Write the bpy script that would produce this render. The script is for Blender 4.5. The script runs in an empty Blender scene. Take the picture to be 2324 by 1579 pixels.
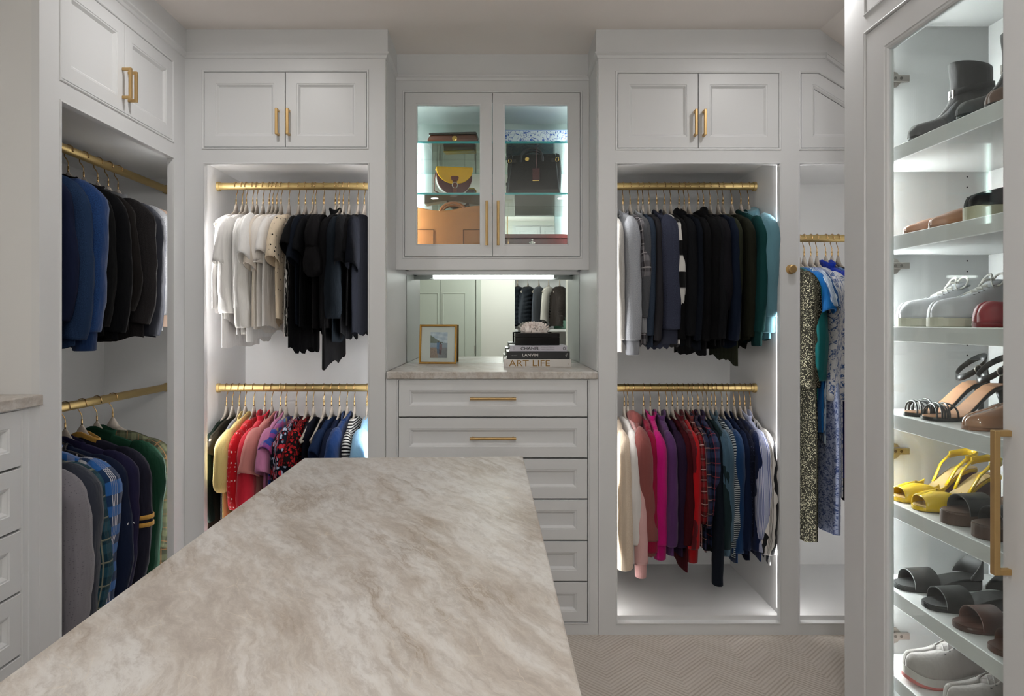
import bpy, bmesh, math, random
from mathutils import Vector, Matrix

# ---------------------------------------------------------------- camera, world, lights, exposure
F = 2324 * 24 / 36          # focal length in pixels of the 2324 px wide frame
VX, VY = 1130.0, 732.0      # vanishing point of the room's depth direction
EZ = 1.264                  # eye height
YF = 2.766                  # face of the tall cabinets on the far wall
YR = 3.02                   # face of the recessed display cabinet
YB = 3.38                   # back of the closets / niche mirror
CEIL = 2.447
sc = bpy.context.scene
cam_d = bpy.data.cameras.new('camera'); cam = bpy.data.objects.new('camera', cam_d)
sc.collection.objects.link(cam); sc.camera = cam
cam.location = (0, 0, EZ); cam.rotation_euler = (math.pi / 2, 0, 0)
cam_d.lens = 24; cam_d.sensor_width = 36; cam_d.sensor_fit = 'HORIZONTAL'
cam_d.shift_x = (1162 - VX) / 2324; cam_d.shift_y = -(789.5 - VY) / 2324
cam_d.clip_start = 0.02
w = bpy.data.worlds.new('world'); sc.world = w; w.use_nodes = True
w.node_tree.nodes['Background'].inputs[0].default_value = (0.9, 0.95, 1, 1)
w.node_tree.nodes['Background'].inputs[1].default_value = 0.3
sc.view_settings.view_transform = 'Standard'; sc.view_settings.look = 'None'
sc.view_settings.gamma = 1; sc.view_settings.use_curve_mapping = False
sc.view_settings.exposure = 0.0
LED = 14.0            # closet light strips
DOWN = 9.0          # recessed ceiling lamps, watts each
GLOBE = 48.0         # added globe behind the camera, unseen source of frontal light
DOWNLIGHTS = [(-.87, 2.2), (1.05, 2.2), (-.6, .95), (.6, .95), (-.6, -.4), (.6, -.4)]  # first two light the cabinet doors; last four are added fill lamps

R = random.Random(7)
COL = sc.collection
ORG = {}

# ---------------------------------------------------------------- helpers
def lin(h):
    h = h.lstrip('#')
    o = []
    for i in (0, 2, 4):
        c = int(h[i:i+2], 16) / 255
        o.append(c / 12.92 if c <= .04045 else ((c + .055) / 1.055) ** 2.4)
    return tuple(o) + (1,)
def lerp(a, b, t): return a + (b - a) * t
def clamp(x, a, b): return max(a, min(b, x))
def sm(t): t = clamp(t, 0, 1); return t * t * (3 - 2 * t)
def ip(pts, t):
    if t <= pts[0][0]: return pts[0][1]
    for (a, va), (b, vb) in zip(pts, pts[1:]):
        if t <= b: return lerp(va, vb, (t - a) / (b - a))
    return pts[-1][1]
def spw(v, p): return math.copysign(abs(v) ** p, v)
def wx(px, Y=YF): return (px - VX) * Y / F
def wz(py, Y=YF): return EZ + (VY - py) * Y / F

def tag(o, label=None, cat=None, group=None, kind=None):
    if label: o['label'] = label
    if cat: o['category'] = cat
    if group: o['group'] = group
    if kind: o['kind'] = kind
    return o
def thing(name, label, cat, loc=(0, 0, 0), rz=0, group=None, world=False):
    o = bpy.data.objects.new(name, None); COL.objects.link(o)
    o.empty_display_size = .05
    o.location = loc; o.rotation_euler = (0, 0, rz)
    ORG[o.name] = Vector(loc) if world else Vector((0, 0, 0))
    return tag(o, label, cat, group)

class MB:
    def __init__(s): s.v = []; s.f = []; s.uv = []
    def add(s, p, uv=(0, 0)): s.v.append(tuple(p)); s.uv.append(uv); return len(s.v) - 1
    def box(s, x0, x1, y0, y1, z0, z1):
        b = len(s.v)
        for x in (x0, x1):
            for y in (y0, y1):
                for z in (z0, z1): s.add((x, y, z), (x + y, z))
        for q in ((0,1,3,2),(4,6,7,5),(0,4,5,1),(2,3,7,6),(0,2,6,4),(1,5,7,3)): s.f.append(tuple(b+i for i in q))
        return s
    def prism(s, poly, y0, y1, ax='y'):
        b = len(s.v); n = len(poly)
        for y in (y0, y1):
            for (p, q) in poly:
                s.add((p, y, q) if ax == 'y' else ((y, p, q) if ax == 'x' else (p, q, y)), (p, q))
        s.f.append(tuple(b+i for i in range(n))); s.f.append(tuple(b+n+i for i in reversed(range(n))))
        for i in range(n): s.f.append((b+i, b+(i+1) % n, b+n+(i+1) % n, b+n+i))
        return s
    def grid(s, rows, closed=False, cap0=False, cap1=False, uvs=None):
        b = len(s.v); n = len(rows[0])
        for i, r in enumerate(rows):
            for j, p in enumerate(r): s.add(p, uvs[i][j] if uvs else (j / n, i / len(rows)))
        m = n if closed else n - 1
        for i in range(len(rows) - 1):
            for j in range(m):
                j2 = (j + 1) % n
                s.f.append((b+i*n+j, b+i*n+j2, b+(i+1)*n+j2, b+(i+1)*n+j))
        if cap0: s.f.append(tuple(b+j for j in reversed(range(n))))
        if cap1: s.f.append(tuple(b+(len(rows)-1)*n+j for j in range(n)))
        return s
    def tube(s, path, r, n=8, cap=True, ref=None, closed=False):
        P = [Vector(p) for p in path]; rows = []; uvs = []
        ref = Vector(ref) if ref else None
        nrm = None; ln = 0
        for i, p in enumerate(P):
            if closed: t = P[(i+1) % len(P)] - P[i-1]
            elif i == 0: t = P[1] - P[0]
            elif i == len(P) - 1: t = P[-1] - P[-2]
            else: t = (P[i+1] - P[i]).normalized() + (P[i] - P[i-1]).normalized()
            if t.length < 1e-9: t = Vector((0, 0, 1))
            t.normalize()
            if i: ln += (P[i] - P[i-1]).length
            if ref is not None: a = ref - t * ref.dot(t)
            else:
                if nrm is None: nrm = Vector((1, 0, 0)) if abs(t.x) < .9 else Vector((0, 1, 0))
                a = nrm - t * nrm.dot(t)
            a.normalize(); nrm = a; bb = t.cross(a)
            rr = r[i] if isinstance(r, list) else r
            ra, rb = rr if isinstance(rr, tuple) else (rr, rr)
            rows.append([p + a * (ra * math.cos(2*math.pi*j/n)) + bb * (rb * math.sin(2*math.pi*j/n)) for j in range(n)])
            uvs.append([((ra+rb)/2*2*math.pi*j/n, ln) for j in range(n)])
        if closed: rows.append(rows[0]); uvs.append(uvs[0])
        return s.grid(rows, True, cap and not closed, cap and not closed, uvs)
    def lathe(s, prof, c=(0, 0, 0), n=20, ax='z'):
        rows = []
        for (r, h) in prof:
            row = []
            for j in range(n):
                a = 2 * math.pi * j / n; q = (r*math.cos(a), r*math.sin(a))
                if ax == 'z': p = (c[0]+q[0], c[1]+q[1], c[2]+h)
                elif ax == 'y': p = (c[0]+q[0], c[1]+h, c[2]+q[1])
                else: p = (c[0]+h, c[1]+q[0], c[2]+q[1])
                row.append(p)
            rows.append(row)
        return s.grid(rows, True, True, True)
    def build(s, name, mat, parent=None, smooth=False, bevel=0, solid=0, sub=0, auto=None):
        off = Vector((0, 0, 0))
        if parent is not None:
            rt = parent
            while rt.parent: rt = rt.parent
            off = ORG.get(rt.name, off)
        me = bpy.data.meshes.new(name)
        me.from_pydata([tuple(Vector(p) - off) for p in s.v], [], s.f)
        ul = me.uv_layers.new(name='UVMap')
        vi = [0] * len(me.loops); me.loops.foreach_get('vertex_index', vi)
        ul.data.foreach_set('uv', [c for i in vi for c in s.uv[i]])
        bm = bmesh.new(); bm.from_mesh(me); bmesh.ops.recalc_face_normals(bm, faces=bm.faces); bm.to_mesh(me); bm.free()
        me.materials.append(mat)
        if smooth: me.shade_smooth()
        o = bpy.data.objects.new(name, me); COL.objects.link(o)
        if parent is not None: o.parent = parent
        if solid:
            m = o.modifiers.new('solid', 'SOLIDIFY'); m.thickness = solid; m.offset = 0
        if bevel:
            m = o.modifiers.new('bevel', 'BEVEL'); m.width = bevel; m.segments = 2; m.limit_method = 'ANGLE'; m.angle_limit = .7
        if sub:
            m = o.modifiers.new('sub', 'SUBSURF'); m.levels = sub; m.render_levels = sub
        if auto: 
            try: me.set_sharp_from_angle(angle=auto)
            except Exception: pass
        return o

def rect(x0, x1, z0, z1): return [(x0, z0), (x1, z0), (x1, z1), (x0, z1)]
def inset(poly, d):
    n = len(poly); A = sum(poly[i][0]*poly[(i+1) % n][1] - poly[(i+1) % n][0]*poly[i][1] for i in range(n))
    sg = 1 if A > 0 else -1; out = []
    for i in range(n):
        a, b, c = poly[i-1], poly[i], poly[(i+1) % n]
        e1 = Vector((b[0]-a[0], b[1]-a[1])).normalized(); e2 = Vector((c[0]-b[0], c[1]-b[1])).normalized()
        n1 = Vector((-e1.y, e1.x)) * sg; n2 = Vector((-e2.y, e2.x)) * sg
        m = n1 + n2; k = d * 2 / m.length_squared if m.length_squared > 1e-9 else d
        out.append((b[0] + m.x * k, b[1] + m.y * k))
    return out
def rings(mb, poly, prof, fill=False, y_at=None):
    rows = [[(x, y, z) for (x, z) in inset(poly, d)] for (d, y) in prof]
    mb.grid(rows, True, False, fill); return mb
def plate(mb, outer, holes, y0, y1):
    bm = bmesh.new(); edges = []
    for lp in [outer] + holes:
        vs = [bm.verts.new((x, 0, z)) for x, z in lp]
        for i in range(len(vs)): edges.append(bm.edges.new((vs[i], vs[(i+1) % len(vs)])))
    bmesh.ops.triangle_fill(bm, edges=edges, use_beauty=True, use_dissolve=False)
    bm.verts.index_update(); fs = [tuple(v.index for v in f.verts) for f in bm.faces]; vs = [v.co.copy() for v in bm.verts]; bm.free()
    b = len(mb.v); n = len(vs)
    for y in (y0, y1):
        for v in vs: mb.add((v.x, y, v.z), (v.x, v.z))
    for q in fs: mb.f.append(tuple(b+i for i in q)); mb.f.append(tuple(b+n+i for i in reversed(q)))
    k = 0
    for lp in [outer] + holes:
        m = len(lp)
        for i in range(m): mb.f.append((b+k+i, b+k+(i+1) % m, b+n+k+(i+1) % m, b+n+k+i))
        k += m
    return mb

# ---------------------------------------------------------------- materials
MATS = {}
class N:
    def __init__(s, name):
        s.m = bpy.data.materials.new(name); s.m.use_nodes = True; s.t = s.m.node_tree
        s.b = s.t.nodes['Principled BSDF']; s.out = s.t.nodes['Material Output']
    def n(s, ty, **kw):
        x = s.t.nodes.new(ty)
        for k, v in kw.items():
            if k[0] == '_': setattr(x, k[1:], v)
            else: s.set(x.inputs[k if not k.startswith('i') or not k[1:].isdigit() else int(k[1:])], v)
        return x
    def set(s, inp, v):
        if isinstance(v, bpy.types.NodeSocket): s.t.links.new(v, inp)
        else: inp.default_value = v
    def math(s, op, a, b=0.0, c=0.0): return s.n('ShaderNodeMath', _operation=op, i0=a, i1=b, i2=c).outputs[0]
    def mix(s, f, a, b):
        x = s.t.nodes.new('ShaderNodeMix'); x.data_type = 'RGBA'
        s.set(x.inputs[0], f); s.set(x.inputs[6], a); s.set(x.inputs[7], b); return x.outputs[2]
    def ramp(s, f, stops):
        x = s.t.nodes.new('ShaderNodeValToRGB'); s.set(x.inputs[0], f); e = x.color_ramp.elements
        while len(e) < len(stops): e.new(.5)
        for i, (p, c) in enumerate(stops): e[i].position = p; e[i].color = c
        return x.outputs[0]
    def noise(s, vec, scale, detail=3, rough=.5, dist=0):
        x = s.n('ShaderNodeTexNoise', Vector=vec, Scale=scale, Detail=detail, Roughness=rough, Distortion=dist); return x.outputs[0]
    def bump(s, h, strength=.3, dist=.002):
        x = s.n('ShaderNodeBump', Height=h, Strength=strength, Distance=dist); s.t.links.new(x.outputs[0], s.b.inputs['Normal'])
    def geo(s): return s.n('ShaderNodeNewGeometry').outputs['Position']
    def obj(s): return s.n('ShaderNodeTexCoord').outputs['Object']
    def uv(s): return s.n('ShaderNodeTexCoord').outputs['UV']
def simple(name, hexc, rough=.5, metal=0, spec=.5, noise=0, coat=0):
    if name in MATS: return MATS[name]
    m = N(name); c = lin(hexc)
    m.b.inputs['Roughness'].default_value = rough; m.b.inputs['Metallic'].default_value = metal
    m.b.inputs['Specular IOR Level'].default_value = spec; m.b.inputs['Coat Weight'].default_value = coat
    if noise:
        f = m.noise(m.obj(), noise, 3)
        m.set(m.b.inputs['Base Color'], m.mix(f, tuple(x*.86 for x in c[:3]) + (1,), tuple(min(1, x*1.12) for x in c[:3]) + (1,)))
    else: m.b.inputs['Base Color'].default_value = c
    MATS[name] = m.m; return m.m
def emit(name, col, strength):
    m = N(name); m.b.inputs['Base Color'].default_value = (.8, .8, .8, 1)
    m.b.inputs['Emission Color'].default_value = col; m.b.inputs['Emission Strength'].default_value = strength
    return m.m
def glassy(name, tint, refl=.06):
    m = N(name); m.t.nodes.remove(m.b)
    tr = m.n('ShaderNodeBsdfTransparent', Color=tint); gl = m.n('ShaderNodeBsdfGlossy', Roughness=.0)
    bf = m.n('ShaderNodeNewGeometry').outputs['Backfacing']
    fr = m.n('ShaderNodeFresnel', IOR=m.math('MULTIPLY_ADD', bf, 1/1.45-1.45, 1.45)); k = m.math('MULTIPLY', fr.outputs[0], refl / .04)
    mx = m.n('ShaderNodeMixShader', i0=k, i1=tr.outputs[0], i2=gl.outputs[0])
    m.t.links.new(mx.outputs[0], m.out.inputs[0]); return m.m

def paint_mat(name, hexc, rough=.38):
    m = N(name); c = lin(hexc)
    f = m.noise(m.geo(), 1.4, 2)
    m.set(m.b.inputs['Base Color'], m.mix(f, tuple(x*.97 for x in c[:3]) + (1,), tuple(min(1, x*1.02) for x in c[:3]) + (1,)))
    m.b.inputs['Roughness'].default_value = rough
    m.bump(m.noise(m.geo(), 260, 2), .03, .0005); return m.m
PAINT = paint_mat('white_lacquer_paint', '#dbdcdd')
PAINT_IN = paint_mat('closet_interior_paint', '#dfdfdf', .45)
CEILM = paint_mat('ceiling_paint', '#f3ece7', .8)
WALLM = paint_mat('wall_paint', '#dcdbd4', .7)
SAGE = paint_mat('pale_green_grey_paint', '#b9bfb4', .45)
def brass_mat(name, hexc, rough):
    m = N(name); m.b.inputs['Base Color'].default_value = lin(hexc); m.b.inputs['Metallic'].default_value = 1
    v = m.n('ShaderNodeMapping', Vector=m.obj(), Scale=(40, 40, 900)).outputs[0]
    r = m.math('MULTIPLY_ADD', m.noise(v, 1, 2), .15, rough - .07); m.set(m.b.inputs['Roughness'], r); return m.m
BRASS = brass_mat('satin_brass', '#c9a976', .42)
RODM = brass_mat('brushed_gold_rod', '#c8b07a', .48)
HOOKM = simple('gold_wire', '#c9a878', .25, 1)
NICKEL = simple('nickel', '#b3aca4', .3, 1)
STEEL = simple('dark_steel', '#6d6862', .4, 1)
HANGM = simple('beige_velvet', '#a59c92', .85, noise=60)
MIRROR = simple('mirror_silver', '#d9e2de', .0, 1)
GLASS = glassy('clear_glass', (.955, .985, .975, 1), .03)
SHELFGLASS = glassy('shelf_glass', (.84, .93, .92, 1), .09)
GLASSEDGE = simple('green_glass_edge', '#3aa6a8', .15)
LEDM = emit('led_strip_light', (1, .98, .95, 1), LED)
LEDC = emit('cool_led_strip', (.92, 1, .985, 1), 30.0)
LEDS = emit('shoe_led_strip', (.97, 1, .99, 1), 210.0)
LEDB = emit('bright_led_strip', (1, .97, .95, 1), LED * 2.0)
FILL_GLOBEM = emit('fill_globe_glow', (1, .985, .965, 1), GLOBE)  # glow of the added fill globe
LEDT = emit('thin_led_strip', (1, .98, .96, 1), LED * 2)
TUBEM = emit('tube_lamp_light', (1, .99, .96, 1), 10.0)
LAMPM = emit('downlight_lens', (1, .96, .9, 1), 6)
DARK = simple('dark_gap', '#1b1a18', .9)
PAPER = simple('book_paper', '#e6e2da', .8)

def stone_mat():
    m = N('taj_quartzite'); p = m.geo()
    v = m.n('ShaderNodeMapping', Vector=p, Rotation=(0, 0, math.radians(-27))).outputs[0]
    wv = m.n('ShaderNodeTexNoise', Vector=v, Scale=3.0, Detail=6, Roughness=.6)
    off = m.n('ShaderNodeVectorMath', _operation='SCALE', i0=wv.outputs[1], Scale=.10).outputs[0]
    v2 = m.n('ShaderNodeVectorMath', _operation='ADD', i0=v, i1=off).outputs[0]
    def mp(x, y, z, loc=(0, 0, 0)): return m.n('ShaderNodeMapping', Vector=v2, Scale=(x, y, z), Location=loc).outputs[0]
    a = m.noise(mp(10, 2.0, 6), 1.0, 10, .70)
    base = m.ramp(a, [(.32, lin('#a89e95')), (.43, lin('#c0b8af')), (.50, lin('#cbc6c0')), (.57, lin('#d3d0cc')), (.68, lin('#d9d8d6'))])
    b = m.noise(mp(8, 1.2, 4, (3, 1, 0)), 1.1, 9, .66)
    vein = m.ramp(m.math('ABSOLUTE', m.math('SUBTRACT', b, .5)), [(0, (1, 1, 1, 1)), (.012, (.55, .55, .55, 1)), (.05, (.18, .18, .18, 1)), (.10, (0, 0, 0, 1))])
    patch = m.ramp(m.noise(p, 3.4, 4), [(.42, (.08, .08, .08, 1)), (.58, (1, 1, 1, 1))])
    c = m.mix(m.math('MULTIPLY', m.math('MULTIPLY', vein, patch), .8), base, lin('#8f7c67'))
    fine = m.noise(mp(60, 16, 40), 1.2, 8, .75)
    c = m.mix(m.ramp(fine, [(.38, (.5, .5, .5, 1)), (.54, (0, 0, 0, 1))]), c, lin('#9d938a'))
    c = m.mix(m.ramp(fine, [(.56, (0, 0, 0, 1)), (.72, (.45, .45, .45, 1))]), c, lin('#d9d6d1'))
    # short thin pale crystal lines across the veins
    cr = m.n('ShaderNodeTexVoronoi', _feature='DISTANCE_TO_EDGE', Vector=m.n('ShaderNodeMapping', Vector=v2, Rotation=(0, 0, .9), Scale=(34, 11, 20)).outputs[0], Scale=1.0)
    k = m.ramp(cr.outputs[0], [(0, (.45, .45, .45, 1)), (.02, (0, 0, 0, 1))])
    c = m.mix(m.math('MULTIPLY', k, m.ramp(m.noise(p, 16, 3), [(.50, (0, 0, 0, 1)), (.64, (1, 1, 1, 1))])), c, lin('#ddd2c0'))
    m.set(m.b.inputs['Base Color'], c)
    m.b.inputs['Roughness'].default_value = .34
    m.bump(fine, .10, .001)
    return m.m
STONE = stone_mat()
def carpet_mat():
    m = N('herringbone_carpet'); p = m.geo()
    s = m.n('ShaderNodeSeparateXYZ', Vector=p)
    x, y = s.outputs[0], s.outputs[1]
    tri = m.math('PINGPONG', x, .13)
    st = m.math('ADD', tri, y)
    wob = m.math('MULTIPLY', m.noise(p, 30, 2), .006)
    q = m.math('FRACT', m.math('MULTIPLY', m.math('ADD', st, wob), 48))
    band = m.math('FRACT', m.math('MULTIPLY', st, 7))
    tuft = m.noise(p, 420, 3, .6)
    line = m.ramp(q, [(0, (0, 0, 0, 1)), (.35, (1, 1, 1, 1)), (.7, (1, 1, 1, 1)), (1, (0, 0, 0, 1))])
    c = m.mix(line, lin('#ccbfb2'), lin('#f0e8df'))
    c = m.mix(m.ramp(band, [(.0, (0, 0, 0, 1)), (.5, (.45, .45, .45, 1)), (1, (0, 0, 0, 1))]), c, lin('#f3ece4'))
    c = m.mix(m.math('MULTIPLY', tuft, .5), c, lin('#c4b6a6'))
    m.set(m.b.inputs['Base Color'], c); m.b.inputs['Roughness'].default_value = .95
    h = m.math('ADD', m.math('MULTIPLY', line, .7), tuft); m.bump(h, .8, .006); return m.m
CARPET = carpet_mat()

def fabric(kind, c1, c2='#ffffff', c3=None, sc=1.0, rough=.9, sheen=.15, bump=.25):
    key = ('fab', kind, c1, c2, c3, sc, rough)
    if key in MATS: return MATS[key]
    m = N('fabric_' + kind); uv = m.uv(); a, b, d = lin(c1), lin(c2), lin(c3 or c2)
    x = m.n('ShaderNodeSeparateXYZ', Vector=uv); U, V = x.outputs[0], x.outputs[1]
    def per(v, p, duty, soft=.03):
        f = m.math('FRACT', m.math('MULTIPLY', v, 1 / p))
        return m.ramp(f, [(0, (1,)*4), (max(.001, duty - soft), (1,)*4), (min(.999, duty + soft), (0, 0, 0, 1)), (1, (0, 0, 0, 1))])
    fine = m.noise(uv, 900, 2)
    h = fine
    var = m.noise(m.obj(), 9, 3)
    if kind == 'plain': c = m.mix(var, tuple(q*.85 for q in a[:3]) + (1,), tuple(min(1, q*1.1) for q in a[:3]) + (1,))
    elif kind == 'heather':
        c = m.mix(m.ramp(m.noise(uv, 420, 3, .7), [(.35, (0, 0, 0, 1)), (.65, (1,)*4)]), a, b)
    elif kind == 'hstripe': c = m.mix(per(V, .03*sc, .5), a, b)
    elif kind == 'vstripe': c = m.mix(per(U, .008*sc, .4), a, b)
    elif kind == 'rib':
        c = m.mix(var, tuple(q*.8 for q in a[:3]) + (1,), a); h = m.math('SINE', m.math('MULTIPLY', U, 900 / sc))
    elif kind == 'plaid':
        f1 = per(U, .045*sc, .42); f2 = per(V, .055*sc, .42)
        g1 = per(m.math('ADD', U, .011*sc), .045*sc, .07); g2 = per(m.math('ADD', V, .013*sc), .055*sc, .06)
        c = m.mix(m.math('MULTIPLY', m.math('ADD', f1, f2), .5), a, b)
        c = m.mix(m.math('MULTIPLY', m.math('MAXIMUM', g1, g2), .8), c, d)
    elif kind == 'check':
        f1 = per(U, .05*sc, .5, .01); f2 = per(V, .06*sc, .5, .01)
        c = m.mix(f1, m.mix(f2, d, b), m.mix(f2, a, lin('#1d3557')))
    elif kind == 'dots':
        vo = m.n('ShaderNodeTexVoronoi', Vector=uv, Scale=42/sc, Randomness=.35)
        c = m.mix(m.ramp(vo.outputs[0], [(.14, (1,)*4), (.2, (0, 0, 0, 1))]), a, b)
    elif kind == 'floral':
        vo = m.n('ShaderNodeTexVoronoi', Vector=m.n('ShaderNodeVectorMath', _operation='ADD', i0=uv, i1=m.n('ShaderNodeVectorMath', _operation='SCALE', i0=m.n('ShaderNodeTexNoise', Vector=uv, Scale=120/sc).outputs[1], Scale=.006*sc).outputs[0]).outputs[0], Scale=65/sc)
        pick = m.n('ShaderNodeSeparateColor', Color=vo.outputs[1]).outputs[0]
        fc = m.ramp(pick, [(0, b), (.45, b), (.5, d), (1, d)])
        c = m.mix(m.ramp(vo.outputs[0], [(.42, (1,)*4), (.5, (0, 0, 0, 1))]), a, fc)
    elif kind == 'zebra':
        wv = m.n('ShaderNodeTexWave', Vector=uv, Scale=17/sc, Distortion=9, Detail=2); c = m.mix(m.ramp(wv.outputs[0], [(.5, (0, 0, 0, 1)), (.58, (1,)*4)]), a, b)
    elif kind == 'toile':
        nz = m.noise(uv, 38/sc, 6, .72, 1.2)
        c = m.mix(m.ramp(nz, [(.50, (0, 0, 0, 1)), (.545, (1,)*4), (.60, (1,)*4), (.64, (.25, .25, .25, 1))]), a, b)
    elif kind == 'sherpa':
        c = m.mix(m.noise(uv, 160, 3), a, b); h = m.noise(uv, 160, 3, .7); bump = 1.0
    elif kind == 'gauze':
        c = m.mix(var, tuple(q*.9 for q in a[:3]) + (1,), a); h = m.noise(m.n('ShaderNodeMapping', Vector=uv, Scale=(260, 60, 1)).outputs[0], 1, 3, .6); bump = .9
    elif kind == 'multi':
        c = m.ramp(m.math('FRACT', m.math('MULTIPLY', U, 9/sc)), [(0, a), (.28, a), (.32, b), (.5, b), (.54, d), (.75, d), (.8, lin('#b8a13a')), (1, a)])
        c = m.mix(m.math('MULTIPLY', per(V, .04*sc, .4), .55), c, lin('#b0407a'))
    m.set(m.b.inputs['Base Color'], c)
    m.b.inputs['Roughness'].default_value = rough; m.b.inputs['Specular IOR Level'].default_value = .12
    m.b.inputs['Sheen Weight'].default_value = sheen if max(a[:3]) > .05 else 0.0; m.b.inputs['Sheen Roughness'].default_value = .5
    fo = m.noise(m.n('ShaderNodeMapping', Vector=m.obj(), Scale=(22, 22, 4.5)).outputs[0], 1.0, 3, .55)
    b1 = m.n('ShaderNodeBump', Height=fo, Strength=.85, Distance=.012)
    b2 = m.n('ShaderNodeBump', Height=h, Strength=bump, Distance=.0015, Normal=b1.outputs[0])
    m.t.links.new(b2.outputs[0], m.b.inputs['Normal'])
    MATS[key] = m.m; return m.m
def leather(hexc, rough=.4, coat=0): return simple('leather_%s_%d' % (hexc, rough*100), hexc, rough, 0, .5, 25, coat)

# ---------------------------------------------------------------- joinery
def bar_pull(mb, x, z0, z1, y, out=.032, r=.0055, wd=None):
    # squared bracket pull, vertical
    a = .006
    mb.box(x-r, x+r, y-out, y-out+2*r*.9, z0, z1)
    mb.box(x-r*.9, x+r*.9, y-out+r, y, z0, z0+2*r*.9); mb.box(x-r*.9, x+r*.9, y-out+r, y, z1-2*r*.9, z1)
def round_pull(mb, p0, p1, y, out=.028, r=.0055):
    v = Vector(p1) - Vector(p0)
    mb.tube([Vector((p0[0], y-out, p0[1])), Vector((p1[0], y-out, p1[1]))], r, 12)
    for k in (.06, .94):
        q = (lerp(p0[0], p1[0], k), lerp(p0[1], p1[1], k))
        mb.tube([(q[0], y-out, q[1]), (q[0], y, q[1])], r*.75, 10)
def bead(root, poly, y, wd=.009):
    return rings(MB(), poly, [(0, y), (.0008, y-.0028), (.003, y-.004), (.0055, y-.0035), (wd-.001, y-.001), (wd, y+.004), (wd, y+.022), (0, y+.022)]).build('bead_trim', PAINT, root, auto=.6)
def door(root, poly, y, stile=.046, mat=PAINT, t=.02, name='door', lip=.0115):
    d = rings(MB(), poly, [(stile+.02, y+t), (0, y+t), (0, y+.0012), (.0012, y), (stile-.0015, y), (stile, y+.0018), (stile+.004, y+.0022), (stile+.0055, y+.004), (stile+lip, y+.0105), (stile+lip+.003, y+.0108)]).build(name, mat, root)
    rings(MB(), inset(poly, stile+lip), [(0, y+.016), (0, y+.0108), (.002, y+.0105)], True).build('panel', mat, d)
    return d
# ---------------------------------------------------------------- the room
def st(name, mb, mat, **k): return tag(mb.build(name, mat, **k), kind='structure')
XL, XR, YN = -1.92, 2.0, -1.25
st('floor', MB().box(XL-.1, XR+.1, -2.0, 3.5, -.06, 0), CARPET)
st('ceiling', MB().box(XL-.1, 1.30, -2.0, 3.5, CEIL, CEIL+.08), CEILM)
k36 = .727
st('ceiling_slope', MB().prism([(1.30, CEIL), (XR+.1, CEIL-k36*(XR-1.2)), (XR+.1, CEIL-k36*(XR-1.2)+.1), (1.30, CEIL+.1)], -2.0, 3.5), CEILM)
st('wall_back', MB().box(XL-.1, XR+.1, YB+.03, 3.5, 0, CEIL+.05), WALLM)
st('wall_left', MB().box(XL-.1, XL, -2.0, 3.5, 0, CEIL+.05), WALLM)
st('wall_right', MB().box(XR, XR+.1, -2.0, 3.5, 0, CEIL), WALLM)

# ceiling downlights: pair by the cabinets, then four unseen ones added as fill
for i, (x, y) in enumerate(DOWNLIGHTS):
    t = thing('downlight', 'round white recessed ceiling downlight ' + ['in front of the left cabinets', 'in front of the right cabinets', 'added as fill over the left aisle beside the island', 'added as fill over the right aisle beside the island', 'added as fill behind the camera on the left', 'added as fill behind the camera on the right'][i], 'ceiling light', (x, y, CEIL), 0, 'recessed ceiling downlights')
    MB().lathe([(.038, -.001), (.038, -.004), (.052, -.004), (.055, -.001), (.055, 0)], n=28).build('trim_ring', PAINT, t, True)
    MB().lathe([(.037, -.002), (.037, 0)], n=24).build('lens', LAMPM, t)
    ld = bpy.data.lights.new('downlight_lamp', 'AREA'); ld.shape = 'DISK'; ld.size = .07; ld.energy = DOWN * (.32, .32, .3, .3, .3, .3)[i]; ld.color = (1, .98, .96); ld.spread = math.radians(170)
    lo = bpy.data.objects.new('lamp', ld); COL.objects.link(lo); lo.parent = t; lo.location = (0, 0, -.008)

# unseen globe added behind the camera to light the cabinet fronts
t = thing('added_fill_globe', 'added unseen white globe hanging behind the camera as frontal fill light', 'added fill light', (.1, -.5, CEIL))
MB().lathe([(.05, 0), (.05, -.02), (.012, -.03)], n=24).build('canopy', BRASS, t, True, auto=.6)
MB().tube([(0, 0, -.02), (0, 0, -.44)], .006, 10).build('stem', BRASS, t, True)
MB().lathe([(.12*math.sin(math.pi*i/16)+.0005, -.55+.12*math.cos(math.pi*i/16)) for i in range(17)], n=32).build('globe', FILL_GLOBEM, t, True)
# crown moulding that follows the cabinet fronts
ZC = wz(121)
def sweep_plan(path, prof):
    n = len(path); rows = []
    for (d, z) in prof:
        row = []
        for i in range(n):
            e1 = (Vector(path[i]) - Vector(path[i-1])).normalized() if i else None
            e2 = (Vector(path[i+1]) - Vector(path[i])).normalized() if i < n-1 else None
            ns = [Vector((e.y, -e.x)) for e in (e1, e2) if e is not None]
            m = ns[0] if len(ns) == 1 else ns[0] + ns[1]
            k = d if len(ns) == 1 else d * 2 / m.length_squared
            p = Vector(path[i]) + m * k; row.append((p.x, p.y, z))
        rows.append(row)
    return rows
XTL, XTR = wx(875), wx(1358)          # inner sides of the two tall cabinets
path = [(-1.268, 1.888), (-1.268, YF), (XTL, YF), (XTL, YR), (XTR, YR), (XTR, YF), (wx(1873), YF)]
prof = [(0, ZC-.022), (.004, ZC-.020), (.007, ZC-.010), (.014, ZC-.004), (.016, ZC), (.016, ZC+.0015), (.0105, ZC+.002), (.0105, CEIL)]
cr = MB(); cr.grid(sweep_plan(path, prof))
x0 = wx(1873)
for d0, d1, z0, z1 in ((0, .012, -.022, -.004), (0, .016, -.006, 0), (0, .0105, 0, .2)):
    cr.prism([(x0, ZC+z0), (XR, ZC+z0-k36*(XR-x0)), (XR, ZC+z1-k36*(XR-x0)), (x0, ZC+z1)], YF-d1, YF-d0)
tag(cr.build('trim_1', PAINT), kind='structure')

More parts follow.
